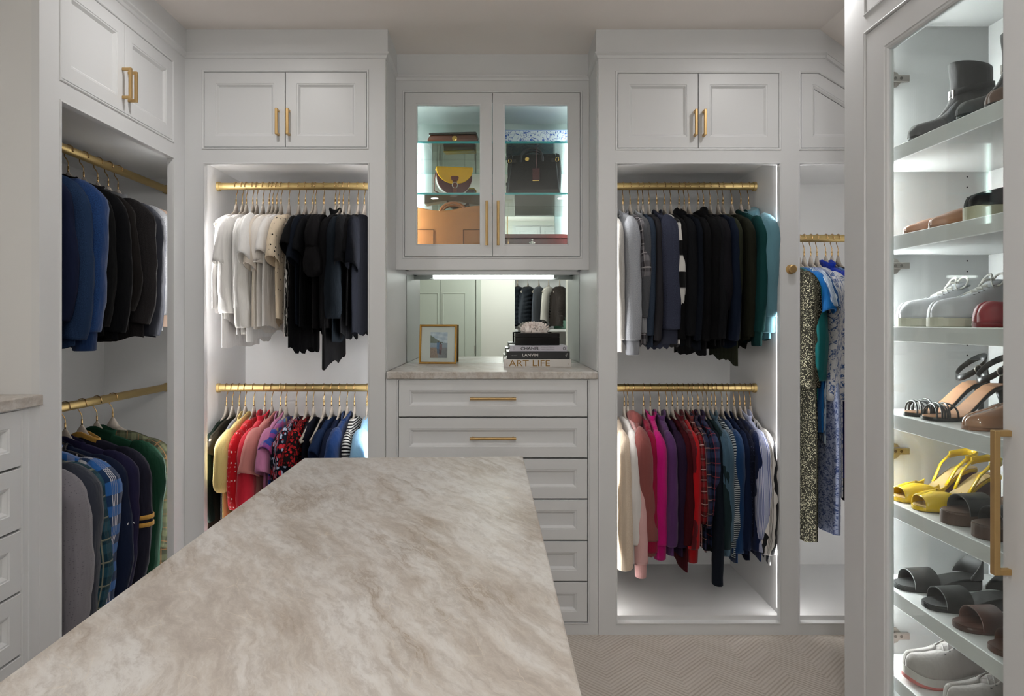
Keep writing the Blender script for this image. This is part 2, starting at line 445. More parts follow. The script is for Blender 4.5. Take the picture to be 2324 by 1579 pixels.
# ---------------------------------------------------------------- tall cabinets on the far wall
def opening_parts(root, poly, y): bead(root, poly, y)
def upper_pair(root, x0, x1, z0, z1, y, side):
    xm = (x0 + x1) / 2; g = .0015
    for s, (a, b) in ((0, (x0+g, xm-g)), (1, (xm+g, x1-g))):
        d = door(root, rect(a, b, z0+g, z1-g), y)
        hx = (xm - .028) if s == 0 else (xm + .016 + (0 if side < 0 else .004))
        if side > 0 and s == 0: hx = xm - .016
        h = MB(); bar_pull(h, hx, z0+.045, z0+.045+.105, y); tag(h.build('handle', BRASS, d, bevel=.002), 'satin brass bracket pull')
def led(root, x, y, z0, z1, mat=LEDM, s=.006): 
    return MB().box(x-s, x+s, y-s, y+s, z0, z1).build('led_strip', mat, root)

# left tall cabinet
xa, xb = -1.268, XTL
c1 = thing('wardrobe_cabinet', 'white built-in hanging closet left of the drawers with white and black tops', 'wardrobe', ((xa+xb)/2, YF, 0), world=True)
oz0, oz1 = wz(1413), wz(372)
dz0, dz1 = wz(334), wz(163)
ox0, ox1 = wx(465), wx(835); dx0, dx1 = wx(463), wx(832)
dp = rect(dx0-.009, dx1+.009, dz0-.009, dz1+.009); op = rect(ox0-.006, ox1+.006, oz0-.006, oz1+.006)
plate(MB(), rect(xa, xb, 0, ZC+.03), [dp, op], YF, YF+.022).build('face_frame', PAINT, c1)
bead(c1, dp, YF); bead(c1, op, YF, .007)
MB().box(dx0, dx1, YF+.05, YF+.06, dz0, dz1).build('cabinet_back', PAINT_IN, c1)
upper_pair(c1, dx0, dx1, dz0, dz1, YF, -1)
ZFL = EZ - (1280-VY)*YB/F
zi = wz(349)
body = MB()
body.box(-1.268, -1.25, YF+.022, YB+.02, 0, CEIL)                    # left side
body.box(XTL-.018, XTL, YF+.022, YB+.02, 0, CEIL)                     # right side
body.box(-1.25, XTL-.018, YB, YB+.02, 0, CEIL)                        # back
body.box(-1.25, XTL-.018, YF+.022, YB, ZFL-.02, ZFL)
body.box(-1.25, XTL-.018, YF+.022, YB, zi, zi+.02)
body.build('carcass', PAINT_IN, c1)
led(c1, ox0-.028, YF+.029, oz0+.05, zi-.02, LEDB); led(c1, ox1+.028, YF+.029, oz0+.05, zi-.02, LEDB)

# right tall cabinet with two hanging bays and the sloped upper door
xa, xb = XTR, XR-.02
c2 = thing('wardrobe_cabinet', 'white built-in closet right of the drawers with two hanging bays and sloped corner', 'wardrobe', ((xa+xb)/2, YF, 0), world=True)
o2 = (wx(1401), wx(1769)); o3 = (wx(1815), 1.80)
d2 = (wx(1402), wx(1768)); dzb0, dzb1 = wz(336), wz(166)
p_d2 = rect(d2[0]-.009, d2[1]+.009, dzb0-.009, dzb1+.009)
p_o2 = rect(o2[0]-.006, o2[1]+.006, oz0-.006, oz1+.006)
p_o3 = rect(o3[0]-.006, o3[1]+.006, oz0-.006, oz1+.006)
sx = wx(1858); d3x0 = wx(1818)
xe = sx + (dzb1 - dzb0) / k36
def d3poly(g): return inset([(d3x0, dzb0), (min(xe, 1.80), dzb0), (min(xe, 1.80), max(dzb0 + .05, dzb1 - k36*(min(xe, 1.80)-sx))), (sx, dzb1), (d3x0, dzb1)], -g)
outer = [(xa, 0), (xb, 0), (xb, ZC+.03-k36*(xb-x0)), (x0, ZC+.03), (xa, ZC+.03)]
plate(MB(), outer, [p_d2, p_o2, p_o3, d3poly(.009)], YF, YF+.022).build('face_frame', PAINT, c2)
bead(c2, p_d2, YF); bead(c2, p_o2, YF, .007); bead(c2, p_o3, YF, .007); bead(c2, d3poly(.009), YF)
upper_pair(c2, d2[0], d2[1], dzb0, dzb1, YF, 1)
door(c2, d3poly(-.0015), YF)
MB().box(d2[0], d2[1], YF+.05, YF+.06, dzb0, dzb1).box(d3x0, xb, YF+.05, YF+.06, dzb0, dzb0+.15).build('cabinet_back', PAINT_IN, c2)
body = MB()
body.box(XTR, XTR+.018, YF+.022, YB+.02, 0, CEIL)
xm = (o2[1]+.006 + o3[0]-.006)/2
body.box(o2[1]+.008, o2[1]+.026, YF+.022, YB, 0, dzb1); body.box(o3[0]-.026, o3[0]-.008, YF+.022, YB, 0, dzb1)
body.box(1.93, 1.95, YF+.022, YB, 0, 1.9)
body.box(XTR+.018, 1.95, YB, YB+.02, 0, CEIL)
body.box(XTR+.018, 1.95, YF+.022, YB, ZFL-.02, ZFL)
body.box(XTR+.018, o2[1]+.01, YF+.022, YB, zi, zi+.02)
body.box(o3[0]-.026, 1.95, YF+.022, YB, zi-.0, zi+.02)
body.build('carcass', PAINT_IN, c2)
for x in (o2[0]-.012, o2[1]+.0, o3[0]-.0): 
    pass
led(c2, o2[0]-.028, YF+.029, oz0+.05, zi-.02); led(c2, o2[1]+.0045, YF+.0255, oz0+.05, zi-.02, LEDT, .003); led(c2, o3[0]-.0045, YF+.0255, oz0+.05, zi-.02, LEDT, .003); led(c2, o3[1]+.028, YF+.029, oz0+.05, zi-.02)
kx, kz = wx(1794), wz(611)
k = MB(); k.lathe([(.019, 0), (.019, -.003), (.008, -.005), (.007, -.014), (.013, -.018), (.0165, -.022), (.0165, -.026), (.013, -.029)], (kx, YF, kz), 24, 'y')
tag(k.build('knob', BRASS, c2, True, auto=.5), 'round satin brass knob on the stile')

# ---------------------------------------------------------------- display cabinet in the middle
ix0, ix1 = XTL+.004, XTR-.004
zb = wz(612, YR); zt_in = EZ + (VY-283)*YB/F
c3 = thing('display_cabinet', 'white lit display cabinet with two glass doors full of handbags', 'cabinet', ((ix0+ix1)/2, YR, zb), world=True)
gx0, gx1 = wx(918, YR), wx(1317, YR); gz0, gz1 = wz(582, YR), wz(210, YR)
gp = rect(gx0-.009, gx1+.009, gz0-.009, gz1+.009)
plate(MB(), rect(ix0, ix1, zb, ZC+.03), [gp], YR, YR+.022).build('face_frame', PAINT, c3)
bead(c3, gp, YR)
gm = (gx0+gx1)/2
for s, (a, b) in enumerate(((gx0+.0015, gm-.0015), (gm+.0015, gx1-.0015))):
    P = rect(a, b, gz0+.0015, gz1-.0015); s_ = .0545
    d = rings(MB(), P, [(s_, YR+.022), (0, YR+.022), (0, YR+.0012), (.0012, YR), (s_-.007, YR), (s_-.005, YR+.002), (s_-.001, YR+.003), (s_, YR+.006), (s_, YR+.022)]).build('door', PAINT, c3)
    MB().prism(inset(P, s_-.001), YR+.012, YR+.016).build('glass_pane', GLASS, d)
    hx = wx(1105 if s == 0 else 1130.5, YR); h = MB()
    round_pull(h, (hx, wz(558, YR)), (hx, wz(458, YR)), YR, .03, .0062); tag(h.build('handle', BRASS, d, True, auto=.6), 'long satin brass bar pull')
body = MB(); zs = zb + .036
body.box(ix0, ix0+.016, YR+.022, YB, zs-.016, CEIL-.02); body.box(ix1-.016, ix1, YR+.022, YB, zs-.016, CEIL-.02)
body.box(ix0, ix1, YR+.022, YB, zt_in, zt_in+.018); body.box(ix0, ix1, YR+.022, YB, zs-.016, zs)
body.box(ix0, ix1, YB-.002, YB+.02, zb+.002, zs)
body.build('carcass', PAINT_IN, c3)
MB().box(ix0+.016, ix1-.016, YB-.006, YB-.001, zs, zt_in).build('mirror_back', MIRROR, c3)
zshelf = [wz(321, 3.06), wz(437.5, 3.06)]
for z in zshelf:
    sh = MB().box(ix0+.018, ix1-.018, 3.062, YB-.008, z-.008, z).build('glass_shelf', SHELFGLASS, c3)
    MB().box(ix0+.018, ix1-.018, 3.058, 3.062, z-.008, z).build('shelf_edge', GLASSEDGE, sh)
for x in (ix0+.024, ix1-.024):
    led(c3, x, YR+.034, zs+.02, zt_in-.08, LEDC)
# tube lamp tucked behind the bottom rail
t = thing('tube_lamp', 'slim white tube lamp under the glass door display cabinet', 'lamp', ((ix0+ix1)/2, YR+.05, zs-.018), world=True)
MB().tube([(ix0+.10, YR+.045, zs-.022), (ix1-.10, YR+.045, zs-.022)], .0065, 12).build('tube', TUBEM, t, True)
for x in (ix0+.094, ix1-.094): MB().box(x-.008, x+.008, YR+.035, YR+.055, zs-.031, zs-.016).build('end_cap', PAINT, t)

# niche: side panels, mirror
ZCT = wz(843); 
for a, b in ((XTL-.0, XTL+.0035), (XTR-.0035, XTR+.0)):
    MB().box(a, b, YF+.023, YB-.001, ZCT+.0005, ZC).build('side_panel', PAINT, c3)
mz0, mz1 = ZCT, zb+.002
tag(MB().box(ix0+.001, ix1-.001, YB-.008, YB-.002, mz0, mz1).build('niche_mirror', MIRROR), 'frameless mirror at the back of the niche above the stone counter', 'mirror')

# ---------------------------------------------------------------- drawers
def drawer_stack(root, x0, x1, rows, y, stile=.026):
    for (za, zb_) in rows:
        P = rect(x0, x1, za, zb_); s2 = .044
        d = rings(MB(), P, [(s2+.02, y+.02), (0, y+.02), (0, y+.0012), (.0012, y), (s2-.0015, y), (s2, y+.002), (s2+.004, y+.0025), (s2+.006, y+.004), (s2+.0125, y+.0105), (s2+.015, y+.011)]).build('drawer', PAINT, root)
        rings(MB(), inset(P, s2+.0125), [(0, y+.016), (0, y+.011), (.002, y+.0108)], True).build('panel', PAINT, d)
        h = MB(); xm_ = (x0+x1)/2; zm = (za+zb_)/2
        round_pull(h, (xm_-.093, zm), (xm_+.093, zm), y+.01, .034, .0058); tag(h.build('handle', BRASS, d, True, auto=.6), 'round satin brass bar pull')
rowz = [(wz(b), wz(a)) for a, b in ((862, 945), (948.5, 1038), (1041.5, 1131), (1134.5, 1225), (1228.5, 1318), (1321.5, 1411))]
c4 = thing('drawer_chest', 'white six-drawer chest between the two tall closets', 'drawers', ((ix0+ix1)/2, YF, 0), world=True)
fo = rect(wx(902)-.004, wx(1336)+.004, wz(1414)-.004, wz(860))
plate(MB(), rect(XTL+.002, XTR-.002, 0, ZCT-.03), [inset(fo, .002)], YF+.001, YF+.022).build('face_frame', PAINT, c4)
bead(c4, [(fo[0][0], fo[0][1]), (fo[1][0], fo[1][1]), fo[2], fo[3]], YF+.001, .007)
drawer_stack(c4, wx(905), wx(1333), rowz, YF)
MB().box(ix0, ix1, YF+.03, YB, .05, ZCT-.03).build('carcass', PAINT_IN, c4)
tag(MB().box(ix0+.0005, ix1-.0005, YF-.012, YB-.001, ZCT-.029, ZCT).build('stone_counter', STONE, bevel=.0025), 'beige veined stone counter with books and picture frame on it', 'countertop')

# ---------------------------------------------------------------- left wall: closet and drawers
XLF = -1.268
cl = thing('wardrobe_cabinet', 'white hanging closet along the left wall with dark jackets and plaid shirts', 'wardrobe', (XLF, 1.888, 0), math.pi/2)
def lx(px): return F*1.268/(VX-px) - 1.888
LY1 = YF - 1.888
od = (lx(137), lx(392))
pz0, pz1 = dz0, dz1
po = rect(od[0], od[1]+.004, oz0, oz1); pd = rect(od[0]-.005, od[1]+.008, pz0-.009, pz1+.009)
plate(MB(), rect(0, LY1, 0, ZC+.03), [inset(po, -.004), pd], 0, .022).build('face_frame', PAINT, cl)
bead(cl, inset(po, -.004), 0, .007); bead(cl, pd, 0)
upper_pair(cl, pd[0][0]+.009, pd[1][0]-.009, pz0, pz1, 0, 1)
MB().box(pd[0][0], pd[1][0], .05, .06, pz0, pz1).build('cabinet_back', PAINT_IN, cl)
DEEP = 3.24 - 1.888
body = MB()
body.box(0, .04, .022, .64, 0, CEIL)
body.box(DEEP, DEEP+.018, .018, .62, 0, CEIL)
body.box(0, DEEP+.018, .60, .64, 0, CEIL)
body.box(.04, DEEP, .022, .60, ZFL-.02, ZFL)
body.box(.04, DEEP, .022, .60, zi, zi+.02)
body.box(LY1+.022, DEEP, .0185, .022, 0, CEIL)
body.build('carcass', PAINT_IN, cl)
led(cl, od[1]+.05, .029, oz0+.05, zi-.02)
# drawers nearer the camera on the same wall
c5 = thing('drawer_chest', 'white drawer chest along the left wall under a stone counter', 'drawers', (XLF, 1.888, 0), math.pi/2)
dl1 = lx(48)
def lrows(): return [(a, b) for a, b in rowz]
plate(MB(), rect(-.95, 0, 0, ZCT-.03), [rect(-.90, dl1+.003, rowz[-1][0]-.003, rowz[0][1]+.003)], 0.001, .022).build('face_frame', PAINT, c5)
bead(c5, rect(-.90-.004, dl1+.007, rowz[-1][0]-.007, rowz[0][1]+.007), .001, .007)
drawer_stack(c5, -.90, dl1, rowz, 0)
MB().box(-.95, 0, .03, .64, .05, ZCT-.03).build('carcass', PAINT_IN, c5)
MB().box(-.045, -.036, -.003, .002, 0.05, ZCT-.03).build('stile_bead', PAINT, c5)
lc = thing('stone_counter', 'beige stone counter on the drawers along the left wall', 'countertop', (XLF, 1.888, ZCT), math.pi/2)
MB().box(-.95, -.001, -.012, .64, -.029, 0).build('slab', STONE, lc, bevel=.0025)

# ---------------------------------------------------------------- island
ZI = .86 + .01
HI = EZ - ZI
def isl(px, py): Y = F*HI/(py-VY); return ((px-VX)*Y/F, Y)
fl, fr = isl(690, 1039), isl(1187, 1035)
nl, nr = isl(0, 1545), isl(1322, 1579)
def ext(a, b, y): k = (y-a[1])/(b[1]-a[1]); return (lerp(a[0], b[0], k), y)
nl, nr = ext(fl, nl, .34), ext(fr, nr, .34)
ic = MB(); ic.prism([fl, fr, nr, nl], ZI-.032, ZI, 'z')
tag(ic.build('island_counter', STONE, bevel=.003), 'large beige veined stone top of the island in the foreground', 'countertop')
isd = thing('island', 'white closet island base under the large stone top', 'island', ((fl[0]+fr[0])/2, 1.2, 0), world=True)
q = [(fl[0]+.03, fl[1]-.03), (fr[0]-.03, fr[1]-.03), (nr[0]-.03, nr[1]+.03), (nl[0]+.03, nl[1]+.03)]
MB().prism(q, .09, ZI-.032, 'z').build('body', PAINT, isd)
MB().prism(inset(q, .04), 0, .09, 'z').build('toe_kick', PAINT, isd)
for i in range(3):
    y0_ = lerp(q[2][1], q[1][1], i/3+.02); y1_ = lerp(q[2][1], q[1][1], (i+1)/3-.02); xx = max(q[1][0], q[2][0])
    m = MB(); r_ = rings(MB(), rect(-y1_, -y0_, .13, ZI-.06), [(0, 0), (0, -.012), (.05, -.012), (.055, -.006), (.06, -.003)], True)
    for v in r_.v: m.add((xx - v[1]*1 - .004, -v[0], v[2]))
    m.f = r_.f; m.build('side_panel', PAINT, isd)

# ---------------------------------------------------------------- shoe cabinet on the right
XS = 1.1
def sy(px): return F*XS/(px-VX)
Y0S = sy(1917)
cs = thing('shoe_cabinet', 'tall white shoe cabinet with a glass door on the right', 'cabinet', (XS, Y0S, 0), -math.pi/2)
def sl(px): return Y0S - sy(px)
NEAR = Y0S - .75
dS = (sl(1965), Y0S - 1.385)
zdt = EZ + (VY-80)*sy(1963)/F
zdb = .09
pS = rect(dS[0]-.004, dS[1]+.004, zdb-.004, zdt+.004)
zu0, zu1 = zdt+.062, 2.40
pU = rect(dS[0]-.004, dS[1]+.004, zu0, zu1)
plate(MB(), rect(0, NEAR, 0, CEIL), [inset(pS, -.005), inset(pU, -.005)], 0, .022).build('face_frame', PAINT, cs)
bead(cs, inset(pS, -.005), 0, .008); bead(cs, inset(pU, -.005), 0, .008)
door(cs, inset(pU, .005), 0)
gl0, gl1 = sl(2011), sl(2270)
zgt = EZ + (VY-111)*sy(2011)/F
Pd = inset(pS, .0055)
inner = rect(gl0, gl1, .17, zgt)
dd = MB()
rows = []
def dring(lp, y): return [(x, y, z) for x, z in lp]
O, I = Pd, inner
rows = [dring(I, .022), dring(O, .022), dring(O, .001), dring(inset(O, .0012), 0), dring(inset(I, -.012), 0), dring(inset(I, -.010), .003), dring(inset(I, -.004), .0035), dring(inset(I, 0), .008), dring(I, .022)]
dd.grid(rows, True)
sd = dd.build('door', PAINT, cs)
MB().prism(inset(inner, -.006), .012, .016).build('glass_pane', GLASS, sd)
hx = sl(2292); hz0, hz1 = EZ + (VY-1298)*sy(2280)/F, EZ + (VY-973)*sy(2280)/F
h = MB(); bar_pull(h, hx, hz0, hz1, 0, .038, .0075); tag(h.build('handle', BRASS, sd, bevel=.002), 'large satin brass bracket pull')
fw = Y0S - 2.08      # local x of inner far wall
DX = .395
body = MB()
body.box(0, fw, .022, DX+.02, 0, CEIL-.0); body.box(NEAR-.03, NEAR, .022, DX+.02, 0, CEIL)
body.box(fw, NEAR-.03, DX, DX+.02, 0, CEIL); body.box(fw, NEAR-.03, .022, DX, .07, .09); body.box(fw, NEAR-.03, .022, DX, EZ+(VY-60)*2.08/F, EZ+(VY-60)*2.08/F+.02)
body.build('carcass', PAINT_IN, cs)
SHZ = [EZ + (VY-y)*1.98/F for y in (340, 538, 741, 937, 1135, 1330, 1520)]
for z in SHZ: MB().box(fw+.001, NEAR-.031, .03, DX-.001, z-.042, z).build('shelf', PAINT_IN, cs, bevel=.002)
MB().box(fw+.002, fw+.010, .024, .029, .12, zdt-.05).build('led_strip', LEDS, cs)
# hinges on the inner far wall, edge of the door
for py in (181, 604, 1023, 1441):
    zc = EZ + (VY-py)*2.075/F; o_ = .052
    hb = MB()
    hb.prism([(o_+.02, zc-.034), (o_+.042, zc-.034), (o_+.052, zc-.024), (o_+.060, zc-.022), (o_+.072, zc-.009), (o_+.072, zc+.009), (o_+.060, zc+.022), (o_+.052, zc+.024), (o_+.042, zc+.034), (o_+.02, zc+.034)], fw+.0005, fw+.006, 'x')
    hg = hb.build('hinge', NICKEL, cs)
    MB().box(fw+.006, fw+.016, o_-.02, o_+.094, zc-.009, zc+.011).build('hinge_arm', NICKEL, hg, bevel=.0015)
    s_ = MB()
    for yy, zz in ((o_+.050, 0), (o_+.068, 0)): s_.lathe([(.0045, 0), (.0045, .001)], (fw+.016, yy, zc+zz+.001), 10, 'x')
    for yy, zz in ((o_+.045, .023), (o_+.045, -.024)): s_.lathe([(.004, 0), (.004, .001)], (fw+.006, yy, zc+zz), 10, 'x')
    s_.build('screw', STEEL, hg)
ph = MB()
for k in range(64):
    z = .3 + k*.032
    if any(-.045 < z - s < .01 for s in SHZ) or z > 1.95: continue
    for yy in (.086, .330): ph.lathe([(.0026, 0), (.0026, .0006)], (fw, yy, z), 8, 'x')
tag(ph.build('shelf_pin_hole', DARK, cs), kind='stuff')

# ---------------------------------------------------------------- rods
def rod(label, p0, p1, r=.0165):
    t = thing('closet_rod', label, 'rod', p0, world=True, group='brushed gold closet rods')
    MB().tube([p0, p1], r, 20).build('rod', RODM, t, True, auto=.6)
    d = (Vector(p1)-Vector(p0)).normalized()
    for p, s in ((Vector(p0), 1), (Vector(p1), -1)):
        MB().tube([p, p+d*s*.012, p+d*s*.0125], [r*1.25, r*1.25, r*1.02], 20).build('flange', RODM, t, True, auto=.6)
YRD = 3.04
ZU, ZL = EZ + (VY-423)*YRD/F, EZ + (VY-880)*YRD/F
Z3 = EZ + (VY-541)*YRD/F
XLR = -1.57
rod('gold closet rod above the white and black tops', (-1.249, YRD, ZU), (XTL-.019, YRD, ZU))
rod('gold closet rod above the red and floral tops', (-1.249, YRD, ZL), (XTL-.019, YRD, ZL))
rod('gold closet rod above the grey and black sweaters', (XTR+.019, YRD, ZU), (wx(1769)+.007, YRD, ZU))
rod('gold closet rod above the pink and blue shirts', (XTR+.019, YRD, ZL), (wx(1769)+.007, YRD, ZL))
rod('gold closet rod above the blue print dresses', (wx(1815)-.007, YRD, Z3), (1.929, YRD, Z3))
ZUL, ZLL = EZ + (VY-427)*3.2/F, EZ + (VY-880)*3.2/F
rod('upper gold rod in the left wall closet', (XLR, 1.93, ZUL), (XLR, 3.239, ZUL))
rod('lower gold rod in the left wall closet', (XLR, 1.93, ZLL), (XLR, 3.239, ZLL))

# ---------------------------------------------------------------- wall behind the camera (seen in the mirrors)
def rear(px, Yw=-1.2): return (px-VX)*(2*YB-Yw)/F
rx0, rx1 = rear(1168), rear(1284)
wb = MB(); plate(wb, rect(XL, XR, 0, CEIL), [rect(rx0, rx1, .1, 2.05)], -1.22, -1.2)
st('wall_rear', wb, WALLM)
rc = thing('wardrobe_cabinet', 'white closet with quilted vests seen in the niche mirror', 'wardrobe', ((rx0+rx1)/2, -1.22, 0), world=True)
b = MB(); b.box(rx0-.3, rx0-.28, -1.8, -1.221, 0, 2.2); b.box(rx1+.28, rx1+.3, -1.8, -1.221, 0, 2.2); b.box(rx0-.3, rx1+.3, -1.82, -1.8, 0, 2.2); b.box(rx0-.28, rx1+.28, -1.8, -1.221, 2.06, 2.08); b.build('carcass', PAINT_IN, rc)
MB().box(rx0-.28, rx1+.28, -1.8, -1.23, 1.16, 1.19).build('shelf', PAINT_IN, rc)
led(rc, rx0-.012, -1.236, 1.2, 2.0, LEDM); led(rc, rx1+.012, -1.236, 1.2, 2.0, LEDM)
for i, (a, b_) in enumerate(((rear(900), rear(1000)), (rear(1000), rear(1079)))):
    dr = thing('door_%d' % (i+1), None, None, (0, -1.2, 0), math.pi); dr['kind'] = 'structure'
    lf = MB().box(-b_+.0015, -a-.0015, -.03, 0, .02, 2.05).build('leaf', SAGE, dr, bevel=.0015)
    pa, pb = (rear(920), rear(996)) if i == 0 else (rear(1004), rear(1058))
    rings(MB(), rect(-pb, -pa, .25, EZ+(VY-664)*(2*YB+1.2)/F), [(0, -.03), (.004, -.037), (.012, -.036), (.018, -.0305)]).build('panel_moulding', SAGE, lf)
    MB().tube([(-b_+.004, -.032, .9), (-b_+.004, -.032, 1.0)], .006, 8).build('hinge', NICKEL, lf)
tr = MB(); tr.box(rear(1081), rear(1092), -1.2, -1.165, 0, 2.12); st('trim_2', tr, SAGE)
rd = thing('cabinet', 'white upper cabinet on the wall behind the camera', 'cabinet', (0, -1.2, 0), math.pi)
for a in (-.78, -.49): door(rd, rect(a, a+.285, 2.1, 2.38), -.02)
MB().box(-.82, -.17, -.001, .1, 2.08, 2.4).build('body', PAINT, rd)
RODR = (-1.5, 1.83)
rod('gold closet rod holding the quilted vests behind the camera', (rx0-.27, RODR[0], RODR[1]), (rx1+.27, RODR[0], RODR[1]))
# ---------------------------------------------------------------- hangers and garments
def ztop(y): return -.112 - .082 * (min(abs(y), .2) / .2) ** .9
def make_hanger_meshes():
    hk = MB(); p = [(0, 0, -.088), (0, 0, -.046), (0, .006, -.034), (0, .015, -.022)]
    for k in range(12):
        a = math.radians(-35 + 235 * k / 11); p.append((0, .0195 * math.cos(a), .0195 * math.sin(a)))
    hk.tube(p, .0019, 6, ref=(1, 0, 0))
    hk.tube([(0, 0, -.086), (0, 0, -.058)], .0032, 8)
    b = MB()
    pts = [(0, y, ztop(y) - .004 + (.012 if abs(y) < .012 else 0)) for y in [-.212 + .424 * i / 32 for i in range(33)]]
    rr = []
    for q in pts:
        y = abs(q[1]); rr.append((.0042, clamp(.015 - y*.09, .007, .015)))
    b.tube(pts, rr, 8, ref=(1, 0, 0))
    b.tube([(0, 0, -.080), (0, 0, -.088), (0, 0, -.104), (0, 0, -.128)], [(.0045, .0045), (.006, .010), (.0065, .020), (.005, .036)], 10, ref=(1, 0, 0))
    b.tube([(0, -.208, -.198), (0, -.2, -.208), (0, 0, -.212), (0, .2, -.208), (0, .208, -.198)], [(.004, .006)]*5, 8, ref=(1, 0, 0))
    return b, hk
_hb, _hk = make_hanger_meshes()
_proto = {}
def add_hanger(loc, rz, label):
    t = thing('clothes_hanger', label, 'hanger', loc, rz, 'beige velvet hangers with gold hooks')
    if not _proto:
        a = _hb.build('hanger_body', HANGM, t, True); b = _hk.build('hook', HOOKM, t, True)
        _proto['a'] = a; _proto['b'] = b
    else:
        for k in 'ab':
            o = _proto[k].copy(); COL.objects.link(o); o.parent = t
    return t

def g_body(L, w0, w1, th, fold, rg, neck=.0, quilt=0, ruffle=0, rows=26):
    n = 40; mb = MB(); R_ = []; UVs = []
    k1, k2 = rg.uniform(20, 34), rg.uniform(40, 62); p1, p2, p3 = (rg.uniform(0, 6.28) for _ in range(3))
    ha, hb = rg.uniform(-.02, .02), rg.uniform(.006, .018)
    for k in range(rows):
        s = k / (rows - 1); ww = lerp(w0, w1, sm(s * 1.5)) 
        row = []; ur = []
        for j in range(n):
            a = 2 * math.pi * j / n; c, sn = math.cos(a), math.sin(a)
            y = ww * spw(c, .62); tt = max(.0065, th * (.55 + .45 * sm(s * 5)))
            if quilt: tt *= 1 + .55 * abs(math.sin(math.pi * s * L / quilt))
            x = tt * spw(sn, .75) * (1 - .25 * (abs(y) / ww) ** 4)
            zt = ztop(y * .2 / w0) + .012 * sm((abs(y) - .022) / .03) - (neck * max(0, 1 - (abs(y) / .075) ** 2))
            zh = -L + ha * y / ww + hb * math.sin(6 * y / ww + p3)
            x += fold * s ** .8 * (math.sin(y * k1 + p1 + 1.2 * s) + .55 * math.sin(y * k2 + p2 - 2 * s))
            if ruffle: x += ruffle * sm((s-.6)*3) * math.sin(y*140+p1)
            row.append((x, y, lerp(zt, zh, s))); ur.append((y + (0.6 if sn < 0 else 0) + x * .5, lerp(zt, zh, s)))
        R_.append(row); UVs.append(ur)
    mb.grid(R_, True, uvs=UVs)
    for j in range(n // 2 - 0):
        q = (j, j+1, (n-j-1) % n, (n-j) % n)
        if len(set(q)) >= 3: mb.f.append(tuple(dict.fromkeys(q)))
    return mb
def g_sleeve(side, kind, zend, b, a, th, rg, drift=None, balloon=0, out=None):
    s = side; dx = drift if drift is not None else rg.uniform(-.008, .008)
    y0 = .135
    if kind == 'short':
        o = out if out is not None else .255
        o -= .014; P = [(0, y0, ztop(y0)-.012), (0, .17, ztop(.17)-.012), (dx*.3, .198, -.232), (dx, lerp(.198, o, .6), lerp(-.232, zend, .55)), (dx, o, zend)]
        A = [a*.42, a*.68, a*.98, a*1.08, a*1.14]
    else:
        zz = zend; bend = rg.uniform(-.02, .03)
        P = [(0, y0, ztop(y0)-.012), (0, .172, ztop(.172)-.014), (dx*.1, .199, -.242), (dx*.2, .206, -.31), (dx*.5, .206+bend*.5, lerp(-.31, zz, .33)), (dx*.8, .205+bend*.8, lerp(-.31, zz, .62)), (dx, .200+bend*.6, lerp(-.31, zz, .88)), (dx*1.1, .198+bend*.4, zz)]
        A = [a*.42, a*.68, a*1.0, a*1.0, a*.95, a*(.88+balloon*.6), a*(.76+balloon*.7), a*(.66+balloon*.1)]
    # resample
    pts = []; aa = []; bb = []
    m = 22 if kind != 'short' else 12
    for i in range(m):
        t = i / (m-1) * (len(P)-1); k = min(int(t), len(P)-2); f = t - k
        pm, p_, pn, pq = P[max(0, k-1)], P[k], P[k+1], P[min(len(P)-1, k+2)]
        pts.append([.5*((2*p_[c]) + (-pm[c]+pn[c])*f + (2*pm[c]-5*p_[c]+4*pn[c]-pq[c])*f*f + (-pm[c]+3*p_[c]-3*pn[c]+pq[c])*f**3) for c in range(3)])
        aa.append(lerp(A[k], A[k+1], f)); bb.append(lerp(.011, b, sm(i/(m-1)*4)) * (1 + balloon * sm((i/(m-1)-.4)*3)))
    ph = rg.uniform(0, 6); ph2 = rg.uniform(0, 6); n = 16; rows = []; uvs = []; ln = 0
    for i, p in enumerate(pts):
        pr = pts[max(0, i-1)]; nx = pts[min(m-1, i+1)]
        t = Vector((0, nx[1]-pr[1], nx[2]-pr[2])).normalized(); nn = Vector((0, t.z, -t.y)) * -1
        if i: ln += (Vector(p) - Vector(pr)).length
        row = []; ur = []
        for j in range(n):
            q = 2*math.pi*j/n; wv = 1 + .035*math.sin(ln*16+ph+q) + .03*math.sin(ln*41+ph2-2*q) + .02*math.sin(ln*83+ph-3*q)
            if balloon and i > m*.75: wv += .06*math.sin(q*5+ph)
            v = Vector(p) + nn * (aa[i]*math.cos(q)*wv) + Vector((1, 0, 0)) * (bb[i]*spw(math.sin(q), .85)*wv)
            row.append((v.x, v.y*s, v.z)); ur.append((q*.04, ln))
        rows.append(row); uvs.append(ur)
    # turned-in opening
    for k, sc_ in ((0, .86), (-1, .7)):
        last = rows[-1] if k == 0 else rows[m-1]; c = Vector(pts[-1]); c = Vector((c.x, c.y*s, c.z + (0 if k == 0 else .03)))
        src = rows[m-1]
        rows.append([tuple(c + (Vector(v) - Vector((pts[-1][0], pts[-1][1]*s, pts[-1][2]))) * sc_) for v in src]); uvs.append(uvs[m-1])
    mb = MB(); mb.grid(rows, True, True, True, uvs)
    return mb, pts[-1], aa[-1], bb[-1]
